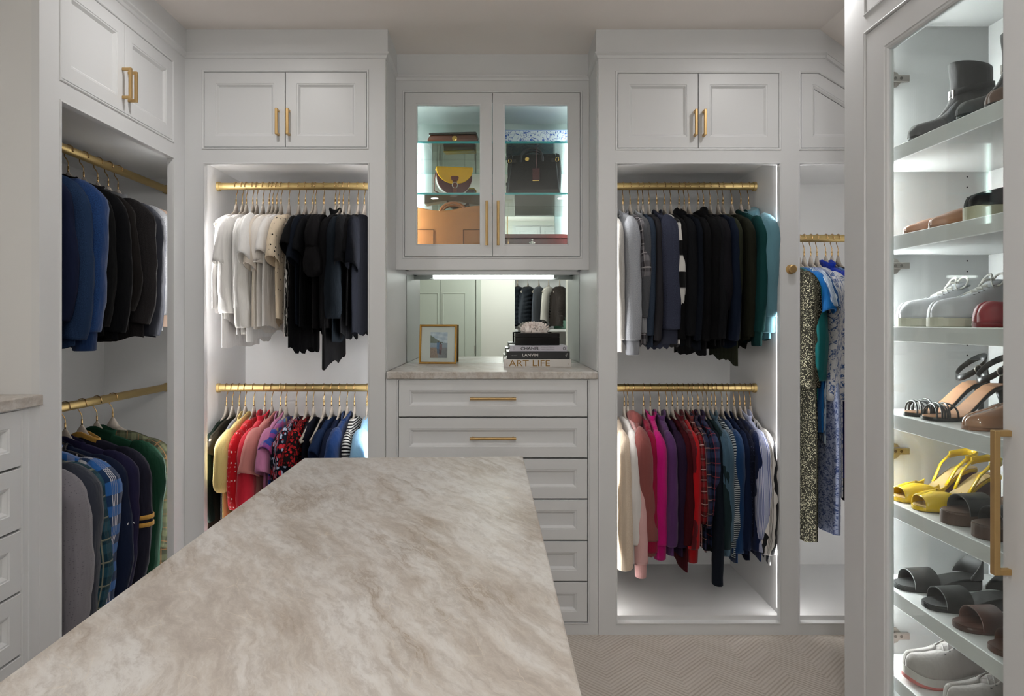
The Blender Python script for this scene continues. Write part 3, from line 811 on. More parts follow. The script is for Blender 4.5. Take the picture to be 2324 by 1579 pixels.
def g_collar(kind, th, rg):
    mb = MB(); n = 22
    if kind == 'hood':
        rows = []; p_ = rg.uniform(0, 6)
        for i in range(9):
            f = i / 8; k = (.7, .9, 1, 1, 1, .98, .93, .82, .5)[i]
            rows.append([((th + .017) * k * math.cos(2*math.pi*j/n) * (1 + .12*math.sin(4*math.pi*j/n+p_)), .095 * k * (1 - .35*f) * math.sin(2*math.pi*j/n) - .022*f, -.172 + .066 * (1-(1-f)**1.5) + .014 * math.sin(2*math.pi*j/n+p_) * f) for j in range(n)])
        mb.grid(rows, True, True, True)
    else:
        h = {'crew': .014, 'collar': .034, 'turtle': .05}[kind]; fl = .007 if kind == 'collar' else .001
        rows = []
        for (d, z) in ((.0, -.006), (.002, h * .6), (fl, h), (fl - .004, h), (-.002, h * .5), (-.004, -.004)):
            row = []
            for j in range(n):
                a = 2*math.pi*j/n; y = (.072 + d) * math.cos(a)
                row.append(((th * .8 + .004 + d) * math.sin(a), y, ztop(y) + z - (.0 if kind != 'collar' else .012 * abs(math.sin(a)))))
            rows.append(row)
        mb.grid(rows, True)
    return mb

def garment(loc, rz, name, label, cat, group, m, L, sl='long', zs=None, th=.013, b=.02, a=.05, w0=.2, w1=.225, fold=.005, collar=None, cuff=None, hem=None, seed=0, m2=None, balloon=0, quilt=0, neck=.016, out=None, drift=None, ruffle=0, marks=None):
    rg = random.Random(seed * 131 + 17)
    t = thing(name, label, cat, loc, rz, group)
    g_body(L, w0, w1, th, fold, rg, neck, quilt, ruffle).build('body', m, t, True)
    m2 = m2 or m
    if hem:
        mb = MB(); n = 30; rows = []
        for dz, k in ((0, 1.03), (-.02, 1.04), (-.045, .97), (-.045, .9)):
            rows.append([((th + fold*.6) * k * spw(math.sin(2*math.pi*j/n), .75), w1 * (.99 if dz else 1) * k * spw(math.cos(2*math.pi*j/n), .62), -L + .014 + dz) for j in range(n)])
        mb.grid(rows, True).build('hem_band', hem, t, True)
    if sl != 'none':
        zz = zs if zs is not None else (-.34 if sl == 'short' else -L + .02)
        for s in (-1, 1):
            mb, e, ea, eb = g_sleeve(s, 'short' if sl == 'short' else 'long', zz, b, a, th, rg, drift, balloon, out)
            so = mb.build('sleeve', m2, t, True)
            if cuff:
                c = MB(); rows = []; n = 14
                for dz, k in ((.012, .80), (-.004, .86), (-.03, .84), (-.062, .80), (-.064, .68)):
                    rows.append([(e[0] + eb*k*.95*math.sin(2*math.pi*j/n), (e[1] + ea*k*.95*math.cos(2*math.pi*j/n)) * s, e[2]+dz) for j in range(n)])
                c.grid(rows, True, False, True).build('cuff', cuff, so, True)
            if marks and s == -1:
                for (kind_, z, hgt, mk) in marks:
                    if kind_ == 'band':
                        c = MB(); rows = []; n = 16
                        for dz in (0, -hgt): rows.append([(b*1.14*math.sin(2*math.pi*j/n), -.208 + a*1.13*math.cos(2*math.pi*j/n), z+dz) for j in range(n)])
                        c.grid(rows, True).build('arm_stripe', mk, so, True, solid=.002)
    if collar: g_collar(collar, th, rg).build('hood' if collar == 'hood' else 'collar', cuff if (cuff and collar == 'crew') else m, t, True)
    return t

def fp(c): return fabric('plain', c)
def fh(a, b): return fabric('heather', a, b)
BK = fp('#0b0b0d'); BK2 = fp('#101114'); NV = fp('#0b0e16'); WH = fp('#f1efed'); CR = fp('#e6dccf')
def hem_u(py): return (py - VY) / 547 + (ZU - EZ)
def hem_l(py): return (py - VY) / 547 - (EZ - ZL)
def hem_3(py): return (py - VY) / 547 + (Z3 - EZ)

def hang_row(items, where, group, rodz, axis='x', seed0=0, conv=None, fixed=None, thmul=1.0):
    xs = [it[0] for it in items]
    pos = [((x - VX) * YRD / F) if axis == 'x' else F * 1.57 / (VX - x) if axis == 'y' else x for x in xs]
    for i, it in enumerate(items):
        if len((it[2]+' '+where).replace('-', ' ').split()) > 16: print('LONG', it[2])
        px, name, desc, cat, m, py, kw = it
        gap = min([abs(pos[i]-pos[j]) for j in (i-1, i+1) if 0 <= j < len(pos)] or [.04])
        gap2 = (abs(pos[max(0, i-1)]-pos[min(len(pos)-1, i+1)]) / (2 if 0 < i < len(pos)-1 else 1))
        kw = dict(kw)
        kw.setdefault('th', clamp(gap2 * .42, .007, .018) * thmul); kw.setdefault('b', clamp(gap2 * .72, .013, .03) * thmul)
        kw.setdefault('fold', clamp(gap2 * .13, .002, .006))
        if 'zpx' in kw: kw['zs'] = -conv(kw.pop('zpx'))
        rg = random.Random(seed0 + i); yaw = kw.pop('yaw', math.radians(rg.uniform(-3.5, 3.5)))
        lz = rodz + .0
        loc, rz = ((pos[i], YRD, lz), yaw) if axis == 'x' else ((XLR, pos[i], lz), math.pi/2 + yaw) if axis == 'y' else ((pos[i], RODR[0], lz), math.pi + yaw)
        garment(loc, rz, name, desc + ' ' + where, cat, group, m, conv(py), seed=seed0 + i, **kw)
        add_hanger(loc, rz, 'beige velvet hanger carrying the ' + desc)

# upper rod, left closet on the far wall
GZ = fabric('gauze', '#efedea'); GZ2 = fabric('gauze', '#eae8e4'); GZN = fabric('gauze', '#141b22')
S = lambda **k: dict(sl='short', **k)
NO = lambda **k: dict(sl='none', **k)
row = [
 (536, 'blouse', 'white sleeveless blouse at the left end', 'blouse', WH, 700, NO(w1=.24, th=.02, fold=.007)),
 (550, 'blouse', 'longest white short-sleeved blouse', 'blouse', WH, 788, S(zs=-.37, out=.25, a=.055, b=.022)),
 (559, 'blouse', 'white gauze blouse with balloon sleeves', 'blouse', GZ, 742, dict(zpx=712, balloon=.35, b=.024, a=.055)),
 (574, 'shirt', 'plain white long shirt fourth from the left', 'shirt', WH, 765, dict(zpx=700)),
 (583, 'blouse', 'white crinkled blouse with ruffled cuffs', 'blouse', GZ2, 770, dict(zpx=742, b=.026, a=.06, balloon=.2)),
 (597, 't_shirt', 'white tee with wide short sleeves', 'shirt', fp('#efeeec'), 765, S(zs=-.36, out=.285, a=.078, b=.024)),
 (611, 'shirt', 'off-white short-sleeved shirt', 'shirt', CR, 735, S(zs=-.38, out=.262, a=.06)),
 (619, 'blouse', 'thin cream blouse eighth from the left', 'blouse', fp('#e8e0d6'), 748, S(zs=-.34, a=.055)),
 (628, 'blouse', 'off-white blouse with gathered elbow sleeves', 'blouse', fp('#eee9e3'), 752, dict(sl='long', zpx=600, balloon=.3, a=.062, b=.024)),
 (638, 'shirt', 'plain white shirt beside the dotted one', 'shirt', WH, 748, S(zs=-.33)),
 (656, 'blouse', 'cream blouse with small black dots', 'blouse', fabric('dots', '#dccbb2', '#15120f', sc=1.0), 738, S(zs=-.355, a=.062, b=.026)),
 (678, 'blouse', 'black lace top with white zebra print', 'blouse', fabric('zebra', '#0c0c0d', '#c9c6c2'), 750, NO(w0=.19, w1=.225, th=.018)),
 (693, 'blouse', 'black short-sleeved tunic', 'blouse', BK, 798, S(zs=-.31, a=.06)),
 (710, 't_shirt', 'dark navy tee among the black tops', 'shirt', fp('#0d131d'), 742, S(zs=-.36, a=.062)),
 (716, 'blouse', 'thin black top beside the dark navy tee', 'blouse', BK2, 745, S(zs=-.33)),
 (735, 'blouse', 'black blouse with full elbow sleeves', 'blouse', fp('#0e0d0f'), 757, dict(zpx=612, balloon=.3, a=.075, b=.034)),
 (761, 'cardigan', 'longest black cardigan with a trailing hem', 'cardigan', BK, 824, dict(zpx=745, collar='collar', w1=.235)),
 (769, 'blouse', 'thin black blouse with lace neckline', 'blouse', fabric('dots', '#0a0a0c', '#5d6165', sc=.6), 760, NO()),
 (779, 'blouse', 'dark slate gauze blouse with balloon sleeves', 'blouse', GZN, 770, dict(zpx=722, balloon=.4, a=.06, b=.028)),
 (792, 't_shirt', 'black tee with ruffled sleeves', 'shirt', BK2, 765, S(zs=-.375, a=.065, b=.026)),
 (812, 't_shirt', 'plain black tee second from the right edge', 'shirt', BK, 752, S(zs=-.34)),
 (827, 't_shirt', 'dark navy tee at the right end', 'shirt', NV, 752, S(zs=-.38, a=.062)),
]
hang_row(row, 'on the upper rod left of drawers', 'white and black tops on the upper left rod', ZU, 'x', 100, hem_u, thmul=1.1)
# lower rod, left closet
row = [
 (514, 'jacket', 'dark green fleece jacket at the left end', 'jacket', fabric('sherpa', '#0f1712', '#1d2a22'), 1330, dict(zpx=1180, b=.018, a=.036, th=.013, w0=.185, w1=.2, drift=.012, yaw=0)),
 (527.5, 't_shirt', 'dark olive short-sleeved top', 'shirt', fp('#2c2820'), 1250, S(zs=-.26, a=.036, b=.018, out=.225)),
 (543, 'sweater', 'grey heather knit top', 'sweater', fh('#55575c', '#8b8d92'), 1190, dict(zpx=1065, b=.018, a=.042)),
 (556.6, 'blouse', 'pale yellow lace blouse', 'blouse', fabric('gauze', '#e8d08a'), 1210, dict(zpx=1105, b=.036, a=.062, collar='crew')),
 (576, 'blouse', 'bright red blouse with small white diamonds', 'blouse', fabric('dots', '#c01420', '#f0d5d0', sc=.8), 1250, dict(zpx=1150, b=.026, a=.055, balloon=.15)),
 (601, 'polo_shirt', 'coral red polo shirt with raised collar', 'shirt', fp('#c22537'), 1230, dict(zpx=1190, collar='collar', b=.034, a=.065)),
 (617, 't_shirt', 'dusty pink short-sleeved shirt', 'shirt', fp('#bd7a74'), 1190, S(zs=-.335, a=.07, b=.032, collar='crew')),
 (637, 't_shirt', 'mauve pink tee', 'shirt', fp('#b06f93'), 1190, S(zs=-.33, a=.065, b=.028, collar='crew')),
 (649, 'blouse', 'blue red checked ruffle blouse', 'blouse', fabric('multi', '#27408f', '#8a3d6e', '#4b7fb8'), 1180, S(zs=-.26, a=.055, b=.03, ruffle=.004)),
 (672.6, 'blouse', 'dark floral blouse with long full sleeves', 'blouse', fabric('floral', '#10131f', '#a9b6cf', '#b52a35', sc=1.0), 1190, dict(zpx=1110, b=.04, a=.07, balloon=.1)),
 (695, 'blouse', 'black blouse with red flowers and ruffles', 'blouse', fabric('floral', '#12090b', '#b01e22', '#7c1216', sc=.8), 1180, S(zs=-.31, a=.058, b=.032, ruffle=.005)),
 (711, 'blouse', 'navy sleeveless top on a bare hanger tip', 'blouse', fp('#11131f'), 1180, NO(w0=.165, w1=.21)),
 (735, 'blouse', 'black top with blue straps', 'blouse', fp('#0a0c14'), 1180, NO(w0=.15, w1=.2)),
 (752.5, 't_shirt', 'navy denim-look tee', 'shirt', fp('#14233f'), 1180, S(zs=-.27, a=.055, b=.024)),
 (770.5, 't_shirt', 'dark navy tee with a small white print', 'shirt', fp('#10192f'), 1180, S(zs=-.3, a=.06, b=.026)),
 (787.6, 't_shirt', 'royal navy short-sleeved shirt', 'shirt', fp('#12305f'), 1180, S(zs=-.3, a=.07, b=.03, collar='crew')),
 (804.4, 'shirt', 'black and white striped shirt', 'shirt', fabric('hstripe', '#0d0e12', '#c9c8c6', sc=.35), 1180, dict(b=.02)),
 (833, 'blouse', 'light blue ruffled blouse at the right end', 'blouse', fp('#86b4d6'), 1180, S(zs=-.29, a=.065, b=.036, ruffle=.006)),
]
hang_row(row, 'on the lower rod left of drawers', 'coloured tops on the lower left rod', ZL, 'x', 200, hem_l, thmul=1.12)
# upper rod, right closet
row = [
 (1384, 'jacket', 'pale grey fleece half hidden at the left end', 'jacket', fabric('sherpa', '#a9a6a1', '#c6c3bf'), 800, dict(zpx=770, b=.02)),
 (1414, 'sweatshirt', 'light grey heather sweatshirt', 'sweater', fh('#7f828a', '#b3b6bb'), 775, dict(zpx=770, b=.036, a=.062, collar='crew', cuff=fabric('rib', '#8f9197'))),
 (1430, 'shirt', 'grey plaid shirt', 'shirt', fabric('plaid', '#3c3a3d', '#77757a', '#b9b4b4', sc=.9), 770, dict(zpx=640, b=.022)),
 (1448.5, 'sweater', 'charcoal sweater with pale cuffs', 'sweater', fh('#3b3c40', '#595b60'), 785, dict(zpx=720, b=.026, a=.055, collar='crew', cuff=fh('#7b7c80', '#9b9ca0'))),
 (1459, 'sweater', 'dark blue-grey knit sweater', 'sweater', fh('#1f2734', '#3b4656'), 780, dict(zpx=760, b=.02)),
 (1473, 'shirt', 'thin dark grey shirt', 'shirt', fp('#2b2a2e'), 785, dict(zpx=770, b=.018)),
 (1490.7, 'sweatshirt', 'slate blue fleece sweatshirt', 'sweater', fh('#262935', '#42465a'), 790, dict(zpx=745, b=.044, a=.07, collar='crew', cuff=fh('#242631', '#393c4b'))),
 (1508, 'cardigan', 'black and white wide-striped cardigan', 'cardigan', fabric('hstripe', '#c9c7c3', '#0b0b0d', sc=4.2), 780, dict(zpx=700, b=.03, a=.05)),
 (1522, 'sweater', 'black sweater beside the striped cardigan', 'sweater', BK, 770, dict(zpx=770)),
 (1541, 'hoodie', 'black hoodie with a folded hood', 'sweater', BK2, 780, dict(zpx=760, collar='hood', b=.03)),
 (1553, 'sweater', 'blackish navy sweater beside the black hoodie', 'sweater', fp('#0a0f18'), 785, dict(zpx=770)),
 (1563.5, 'shirt', 'thin black shirt in the middle', 'shirt', BK, 805, dict(zpx=775)),
 (1584.8, 'hoodie', 'second black hoodie with a higher hood', 'sweater', fp('#09090b'), 790, dict(zpx=770, collar='hood', b=.03)),
 (1597, 'sweater', 'black knit sweater right of the second hoodie', 'sweater', BK2, 785, dict(zpx=765)),
 (1611.6, 'sweater', 'charcoal black sweater with bent sleeve', 'sweater', fp('#141317'), 785, dict(zpx=700, b=.03)),
 (1629.6, 'shirt', 'thin dark navy shirt left of the olive tops', 'shirt', fp('#0d1626'), 790, dict(zpx=770)),
 (1641, 'jacket', 'dark olive jacket with the longest hem', 'jacket', fp('#23261a'), 820, dict(zpx=770, b=.024)),
 (1661, 'cardigan', 'brownish olive cardigan', 'cardigan', fabric('rib', '#1e1f16'), 790, dict(zpx=765, b=.026)),
 (1681.5, 'sweatshirt', 'dark teal green sweatshirt', 'sweater', fp('#123a3a'), 770, dict(zpx=750, b=.024, a=.066, drift=-.012, collar='crew', cuff=fabric('rib', '#123535'))),
 (1699, 'hoodie', 'dusty blue hoodie at the right end', 'sweater', fp('#5b8390'), 775, dict(zpx=720, b=.042, a=.085, collar='hood', cuff=fabric('rib', '#5f8894'), th=.02, drift=.004, fold=.003, yaw=.0)),
]
hang_row(row, 'on the upper rod right of drawers', 'sweaters on the upper right rod', ZU, 'x', 300, hem_u, thmul=1.1)
# lower rod, right closet
row = [
 (1397, 'jacket', 'cream sherpa jacket at the left end', 'jacket', fabric('sherpa', '#c9b49c', '#e2d3c0'), 1290, dict(zpx=1285, b=.036, a=.06, th=.02)),
 (1417, 'sweater', 'white sweater beside the cream sherpa', 'sweater', fp('#d9d5d2'), 1270, dict(zpx=1230, b=.034, a=.06)),
 (1425, 'sweatshirt', 'pale pink sweatshirt', 'sweater', fp('#d5aaa8'), 1270, dict(zpx=1275, b=.03, a=.055, cuff=fp('#d5a5a3'))),
 (1437, 'hoodie', 'dusty rose brown hoodie', 'sweater', fp('#874c49'), 1255, dict(zpx=1225, b=.042, a=.08, drift=.03, collar='hood', cuff=fabric('rib', '#874c49'))),
 (1460.6, 'shirt', 'crimson shirt left of the hot pink one', 'shirt', fp('#8c0f35'), 1260, dict(zpx=1250)),
 (1476, 'sweatshirt', 'hot pink sweatshirt', 'sweater', fp('#b80f70'), 1270, dict(zpx=1235, b=.032, a=.055, collar='collar', cuff=fp('#a80c66'))),
 (1496, 'jacket', 'bright purple jacket', 'jacket', fp('#52305f'), 1260, dict(zpx=1235, collar='collar', b=.026)),
 (1513, 'sweater', 'dark plum sweater', 'sweater', fp('#27182f'), 1265, dict(zpx=1240, b=.03)),
 (1526, 'cardigan', 'dark burgundy cardigan with the lowest point', 'cardigan', fp('#3b0a12'), 1290, dict(zpx=1230, b=.024)),
 (1537, 'shirt', 'thin maroon shirt', 'shirt', fp('#560e18'), 1260, dict(zpx=1240, collar='collar')),
 (1550, 'sweater', 'bright red sweater', 'sweater', fp('#a40d14'), 1262, dict(zpx=1240, b=.028, a=.05, cuff=fp('#8e0b12'))),
 (1562, 'shirt', 'red and black plaid shirt', 'shirt', fabric('plaid', '#2a0d10', '#7e1a20', '#c7a7a0', sc=.8), 1250, dict(zpx=1180, collar='collar')),
 (1571, 'shirt', 'dark plaid flannel shirt', 'shirt', fabric('plaid', '#10121a', '#2b3350', '#a07a72', sc=.9), 1255, dict(zpx=1190, collar='collar')),
 (1584.5, 'shirt', 'navy plaid flannel shirt with red lines', 'shirt', fabric('plaid', '#121a2d', '#33405f', '#8e3b42', sc=.9), 1255, dict(zpx=1170, collar='collar', b=.026)),
 (1595.5, 'shirt', 'dark ink blue shirt with the longest sleeves', 'shirt', fp('#10161f'), 1265, dict(zpx=1325, b=.022, a=.045)),
 (1605, 'sweater', 'dark slate green sweater', 'sweater', fp('#1b2a2d'), 1262, dict(zpx=1240, b=.026)),
 (1615.6, 'shirt', 'faded denim chambray shirt', 'shirt', fabric('gauze', '#3f5a6c'), 1250, dict(zpx=1225, b=.032, a=.055, collar='collar', cuff=fabric('gauze', '#466276'))),
 (1624, 'shirt', 'navy and white finely striped tee', 'shirt', fabric('hstripe', '#1a2530', '#a7adb0', sc=.28), 1260, dict(zpx=1240, b=.026)),
 (1638.5, 'sweater', 'deep blue sweater', 'sweater', fp('#12335a'), 1270, dict(zpx=1255, b=.03, a=.055)),
 (1650.6, 'sweater', 'dark navy sweater beside the deep blue one', 'sweater', fp('#0f1a33'), 1265, dict(zpx=1245, collar='crew')),
 (1666, 'blouse', 'dark navy lace blouse', 'blouse', fabric('dots', '#0c1020', '#3a4058', sc=.5), 1265, dict(zpx=1215)),
 (1679, 'shirt', 'navy long-sleeved shirt', 'shirt', fp('#121f42'), 1262, dict(zpx=1250, b=.026)),
 (1690.5, 'shirt', 'blue and white pinstriped shirt', 'shirt', fabric('vstripe', '#c3c8dc', '#5a6699', sc=.9), 1250, dict(zpx=1215, b=.036, a=.06, collar='collar', cuff=fabric('vstripe', '#c3c8dc', '#5a6699', sc=.9))),
 (1703, 'blouse', 'white blouse with black swirls at the right end', 'blouse', fabric('zebra', '#d9d6d2', '#17181c', sc=2.2), 1270, dict(zpx=1250, b=.036, a=.062)),
]
hang_row(row, 'on the lower rod right of drawers', 'shirts and sweaters on the lower right rod', ZL, 'x', 400, hem_l, thmul=1.15)
# dresses in the third bay
row = [
 (1790, 'dress', 'black dress with tiny cream flowers', 'dress', fabric('floral', '#14140f', '#8f8c78', '#23201a', sc=.25), 1225, dict(zpx=880, b=.034, a=.06, th=.022, w1=.25, balloon=.15)),
 (1802, 'cardigan', 'teal ribbed cardigan', 'cardigan', fabric('rib', '#0f5a5c', sc=3), 900, dict(zpx=860, b=.036, a=.05)),
 (1813, 'dress', 'bright blue dress', 'dress', fp('#0f5c9c'), 985, S(zs=-.34, a=.06, b=.03)),
 (1825, 'blouse', 'blue and white scarf print blouse', 'blouse', fabric('zebra', '#c3d0d8', '#1f4f86', sc=1.2), 1000, S(zs=-.33, a=.062, b=.034)),
 (1840, 'dress', 'long lavender blue print dress', 'dress', fabric('toile', '#a3aecb', '#2d4379', sc=.5), 1205, dict(sl='none', th=.026, w1=.26, fold=.009, ruffle=.004)),
 (1854, 'dress', 'white dress with blue toile print', 'dress', fabric('toile', '#cfd0d2', '#2f5086', sc=1.0), 1130, dict(zpx=910, b=.044, a=.06, th=.022, w1=.24, balloon=.15)),
 (1874, 'dress', 'cobalt blue dress', 'dress', fp('#11309a'), 1080, S(zs=-.36, a=.066, b=.036, collar='collar')),
 (1888, 'blouse', 'blue blouse with small floral print', 'blouse', fabric('floral', '#31578f', '#9db6d6', '#22406e', sc=.6), 920, dict(zpx=880, b=.03)),
 (1902, 'dress', 'black dress partly behind the shoe cabinet', 'dress', fp('#0e0f14'), 1145, dict(zpx=900, b=.03)),
]
hang_row(row, 'in the narrow bay beside the knob', 'dresses in the narrow right bay', Z3, 'x', 500, hem_3, thmul=1.1)

# left wall closet, upper rod: x is a pixel on the rod
def hem_lu(L): return L
row = [
 (-28, 'sweater', 'dark navy sweater nearest the stile', 'sweater', fp('#141b33'), .72, dict(zs=-.62, b=.03)),
 (18, 'sweater', 'dusky blue knit sweater', 'sweater', fh('#16243c', '#273c5c'), .70, dict(zs=-.68, b=.04, a=.062)),
 (56, 'sweater', 'bright blue melange sweater', 'sweater', fh('#14294f', '#24467a'), .70, dict(zs=-.66, b=.046, a=.07, cuff=fh('#13264a', '#1f3c69'))),
 (94, 'jacket', 'black coat left of the soft black jacket', 'jacket', fp('#0b0c0d'), .70, dict(zs=-.64, b=.03)),
 (128, 'jacket', 'soft black jacket', 'jacket', fp('#0a0b0e'), .70, dict(zs=-.66, b=.032, a=.06, collar='collar')),
 (155, 'jacket', 'charcoal brown fleece jacket', 'jacket', fp('#171413'), .69, dict(zs=-.58, b=.03)),
 (190, 'jacket', 'dark charcoal fleece jacket with collar', 'jacket', fh('#171617', '#2b2829'), .68, dict(zs=-.63, b=.036, a=.062, collar='collar')),
 (222, 'jacket', 'slate grey shell jacket', 'jacket', fabric('plain', '#2d2f37', rough=.55), .70, dict(zs=-.68, b=.036, a=.055)),
 (246, 'jacket', 'grey heather fleece jacket', 'jacket', fh('#3f4043', '#8a8b8e'), .68, dict(zs=-.60, b=.044, a=.062, collar='collar')),
 (268, 'shirt', 'pale beige shirt at the far end', 'shirt', fp('#b39c8d'), .64, dict(zs=-.56, b=.036, a=.06)),
]
hang_row(row, 'on the upper rod by the left wall', 'jackets on the upper left wall rod', ZUL, 'y', 600, hem_lu, thmul=1.0)
row = [
 (-4, 'sweater', 'pale grey speckled sweater', 'sweater', fabric('dots', '#7d7a80', '#625f66', sc=.28), .74, dict(zs=-.70, b=.06, a=.085)),
 (30, 'jacket', 'slate grey cotton jacket', 'jacket', fp('#343843'), .72, dict(zs=-.70, b=.055, a=.075)),
 (56, 'shirt', 'teal plaid flannel shirt', 'shirt', fabric('plaid', '#15303d', '#2c5160', '#8f8d78', sc=1.3), .72, dict(zs=-.66, b=.036, a=.06, collar='collar')),
 (92, 'shirt', 'blue and white checked flannel shirt', 'shirt', fabric('check', '#2b5f9f', '#c9c9cf', '#6d7fa6', sc=1.1), .72, dict(zs=-.70, b=.06, a=.07, collar='collar')),
 (102, 'shirt', 'black and white plaid shirt', 'shirt', fabric('plaid', '#15161b', '#2b2d36', '#b5aca4', sc=1.1), .70, dict(zs=-.66, b=.036, collar='collar')),
 (118, 'sweatshirt', 'navy sports sweatshirt with a small white mark', 'sweater', fp('#131c31'), .72, dict(zs=-.68, b=.04, a=.06, collar='crew')),
 (148, 'sweatshirt', 'indigo crew neck sweatshirt', 'sweater', fp('#1e1c36'), .72, dict(zs=-.66, b=.04, a=.062, collar='crew')),
 (186, 'sweatshirt', 'dark sweatshirt with two gold arm stripes', 'sweater', fp('#1b1b27'), .72, dict(zs=-.66, b=.042, a=.06, collar='crew', cuff=fp('#a67f3c'), marks=[('band', -.41, .016, fp('#b98d42')), ('band', -.438, .016, fp('#b98d42'))])),
 (220, 'sweatshirt', 'dark green jacket with standing collar', 'jacket', fp('#143526'), .72, dict(zs=-.66, b=.042, a=.066, collar='collar')),
 (256, 'shirt', 'olive plaid shirt at the far end', 'shirt', fabric('plaid', '#34372c', '#575a45', '#7a5a3c', sc=1.0), .68, dict(zs=-.6, b=.03)),
]
hang_row(row, 'on the lower rod by the left wall', 'shirts on the lower left wall rod', ZLL, 'y', 700, hem_lu, thmul=1.0)
# vests seen in the niche mirror
def rv(px): return (px-VX)*(2*YB+1.5)/F
row = [
 (rv(1174), 'vest', 'dark navy quilted vest left in the mirror', 'vest', fabric('plain', '#1d2127', rough=.5), .60, NO(yaw=.45, quilt=.07, th=.055, w0=.19, w1=.23, fold=.006)),
 (rv(1198), 'vest', 'black quilted puffer vest in the mirror', 'vest', fabric('plain', '#22262c', rough=.5), .58, NO(yaw=.45, quilt=.07, th=.055, w0=.18, w1=.23, fold=.006)),
 (rv(1223), 'vest', 'grey quilted vest in the mirror', 'vest', fh('#3b3e45', '#565a62'), .60, NO(yaw=.45, th=.025, w0=.18, w1=.22, fold=.008)),
 (rv(1245), 'vest', 'white vest in the mirror', 'vest', fp('#cfcac2'), .56, NO(yaw=.45, th=.03, w0=.19, w1=.23, fold=.008)),
 (rv(1270), 'vest', 'dark brown quilted puffer vest in the mirror', 'vest', fabric('plain', '#2b2522', rough=.6), .60, NO(yaw=.45, quilt=.045, th=.06, w0=.2, w1=.24, fold=.004)),
]
hang_row(row, 'behind the camera', 'vests in the closet behind the camera', RODR[1], 'r', 800, hem_lu)

# small marks on garments
def on_garment(desc_start, fn):
    for o in list(COL.objects):
        if o.get('label', '').startswith(desc_start): fn(o)
def swoosh(o):
    c = [c_ for c_ in o.children if c_.name.startswith('sleeve')][0]
    mb = MB(); up = [(-.268+.0*i, 0) for i in range(1)]
    pts = []
    for i in range(9):
        f = i/8; pts.append((lerp(-.02, .035, f), .012*(1-(f-.25)**2*4) - .02*f))
    rows = [[(p[0]*.9, -.27, -.40 + .6*p[1] + .3*p[0] + .004*math.sin(math.pi*min(1, f_*1.3))) for f_, p in zip([i/8 for i in range(9)], pts)], [(p[0]*.9, -.27, -.404 + .6*p[1] + .3*p[0]) for p in pts]]
    mb.grid(rows).build('printed_mark', fp('#d8d8d8'), c, solid=.001)
on_garment('navy sports sweatshirt', swoosh)
def print_mark(o):
    c = [c_ for c_ in o.children if c_.name.startswith('sleeve')][0]
    MB().box(.006, .028, -.282, -.279, -.262, -.256).box(.008, .026, -.282, -.279, -.25, -.246).box(.013, .022, -.281, -.278, -.243, -.233).build('printed_mark', fp('#d8d8d8'), c)
on_garment('dark navy tee with a small white print', print_mark)
# ---------------------------------------------------------------- handbags in the display cabinet
GOLD = simple('polished_gold', '#d4b26a', .2, 1)
def rbox(mb, x0, x1, y0, y1, z0, z1, r=.006, n=4):
    prof = []
    for k in range(n+1):
        a = math.pi/2*k/n; prof.append((r*(1-math.sin(a)), z0 + r*(1-math.cos(a))))
    for k in range(n+1):
        a = math.pi/2*k/n; prof.append((r*(1-math.cos(a)), z1 - r*(1-math.sin(a))))
    P = []
    for (cx, cy, a0) in ((x1-r, y1-r, 0), (x0+r, y1-r, 90), (x0+r, y0+r, 180), (x1-r, y0+r, 270)):
        for k in range(n+1):
            a = math.radians(a0 + 90*k/n); P.append((cx, cy, math.cos(a), math.sin(a)))
    rows = [[(cx + (r-d)*c, cy + (r-d)*s_, z) for cx, cy, c, s_ in P] for d, z in prof]
    mb.grid(rows, True, True, True); return mb
ZS1, ZS2, ZS0 = zshelf[0], zshelf[1], zs
# 1: glossy brown box purse
yb = 3.14
x0_, x1_ = wx(972, yb), wx(1086, yb)
t = thing('box_purse', 'glossy brown box purse with dark lid and gold clasp on the top glass shelf', 'purse', ((x0_+x1_)/2, yb+.05, ZS1), math.radians(-4))
hw = (x1_-x0_)/2
WOODG = leather('#5e2d18', .18, .6)
MB().grid([[(sx_*hw*k, sy_*.055*k2-.0, z) for sx_, sy_ in ((-1, -1), (1, -1), (1, 1), (-1, 1))] for k, k2, z in ((1.0, 1, 0.001), (1.02, 1.02, .03), (.93, .85, .052))], True, True, True).build('body', WOODG, t, bevel=.004)
MB().grid([[(sx_*hw*k, sy_*.055*k, z) for sx_, sy_ in ((-1, -1), (1, -1), (1, 1), (-1, 1))] for k, z in ((.95, .0525), (.97, .058), (.93, .064))], True, True, True).build('lid', leather('#1d1512', .2, .5), t, bevel=.002)
MB().lathe([(.012, 0), (.012, -.003), (.006, -.004), (.005, -.007)], (0.01, -.054, .034), 18, 'y').build('clasp', GOLD, t, True, auto=.5)
# 2: saddle bag
yb = 3.13; xc = wx(1030, yb); hw = (wx(1070, yb)-wx(990, yb))/2
t = thing('saddle_bag', 'burgundy saddle bag with a yellow flap on the middle glass shelf', 'handbag', (xc, yb, ZS2), math.radians(10))
Hb = .118
def saddle(f): return [(hw*math.cos(a)*f, Hb*.62 + (Hb*.62*f if math.sin(a) < 0 else Hb*.38*f) * math.sin(a)) for a in [2*math.pi*i/28 for i in range(28)]]
def D(f, s=1): 
    pts = []
    for i in range(25):
        a = math.pi + math.pi*i/24; pts.append((hw*f*math.cos(a), Hb*.7 + Hb*.7*f*math.sin(a)))
    pts += [(hw*f, Hb*.97), (hw*f*.96, Hb), (-hw*f*.96, Hb), (-hw*f, Hb*.97)]
    return pts
BUR = leather('#54201f', .4); YEL = leather('#e0a90f', .35)
MB().prism(D(1), -.028, .03).build('body', BUR, t, bevel=.004)
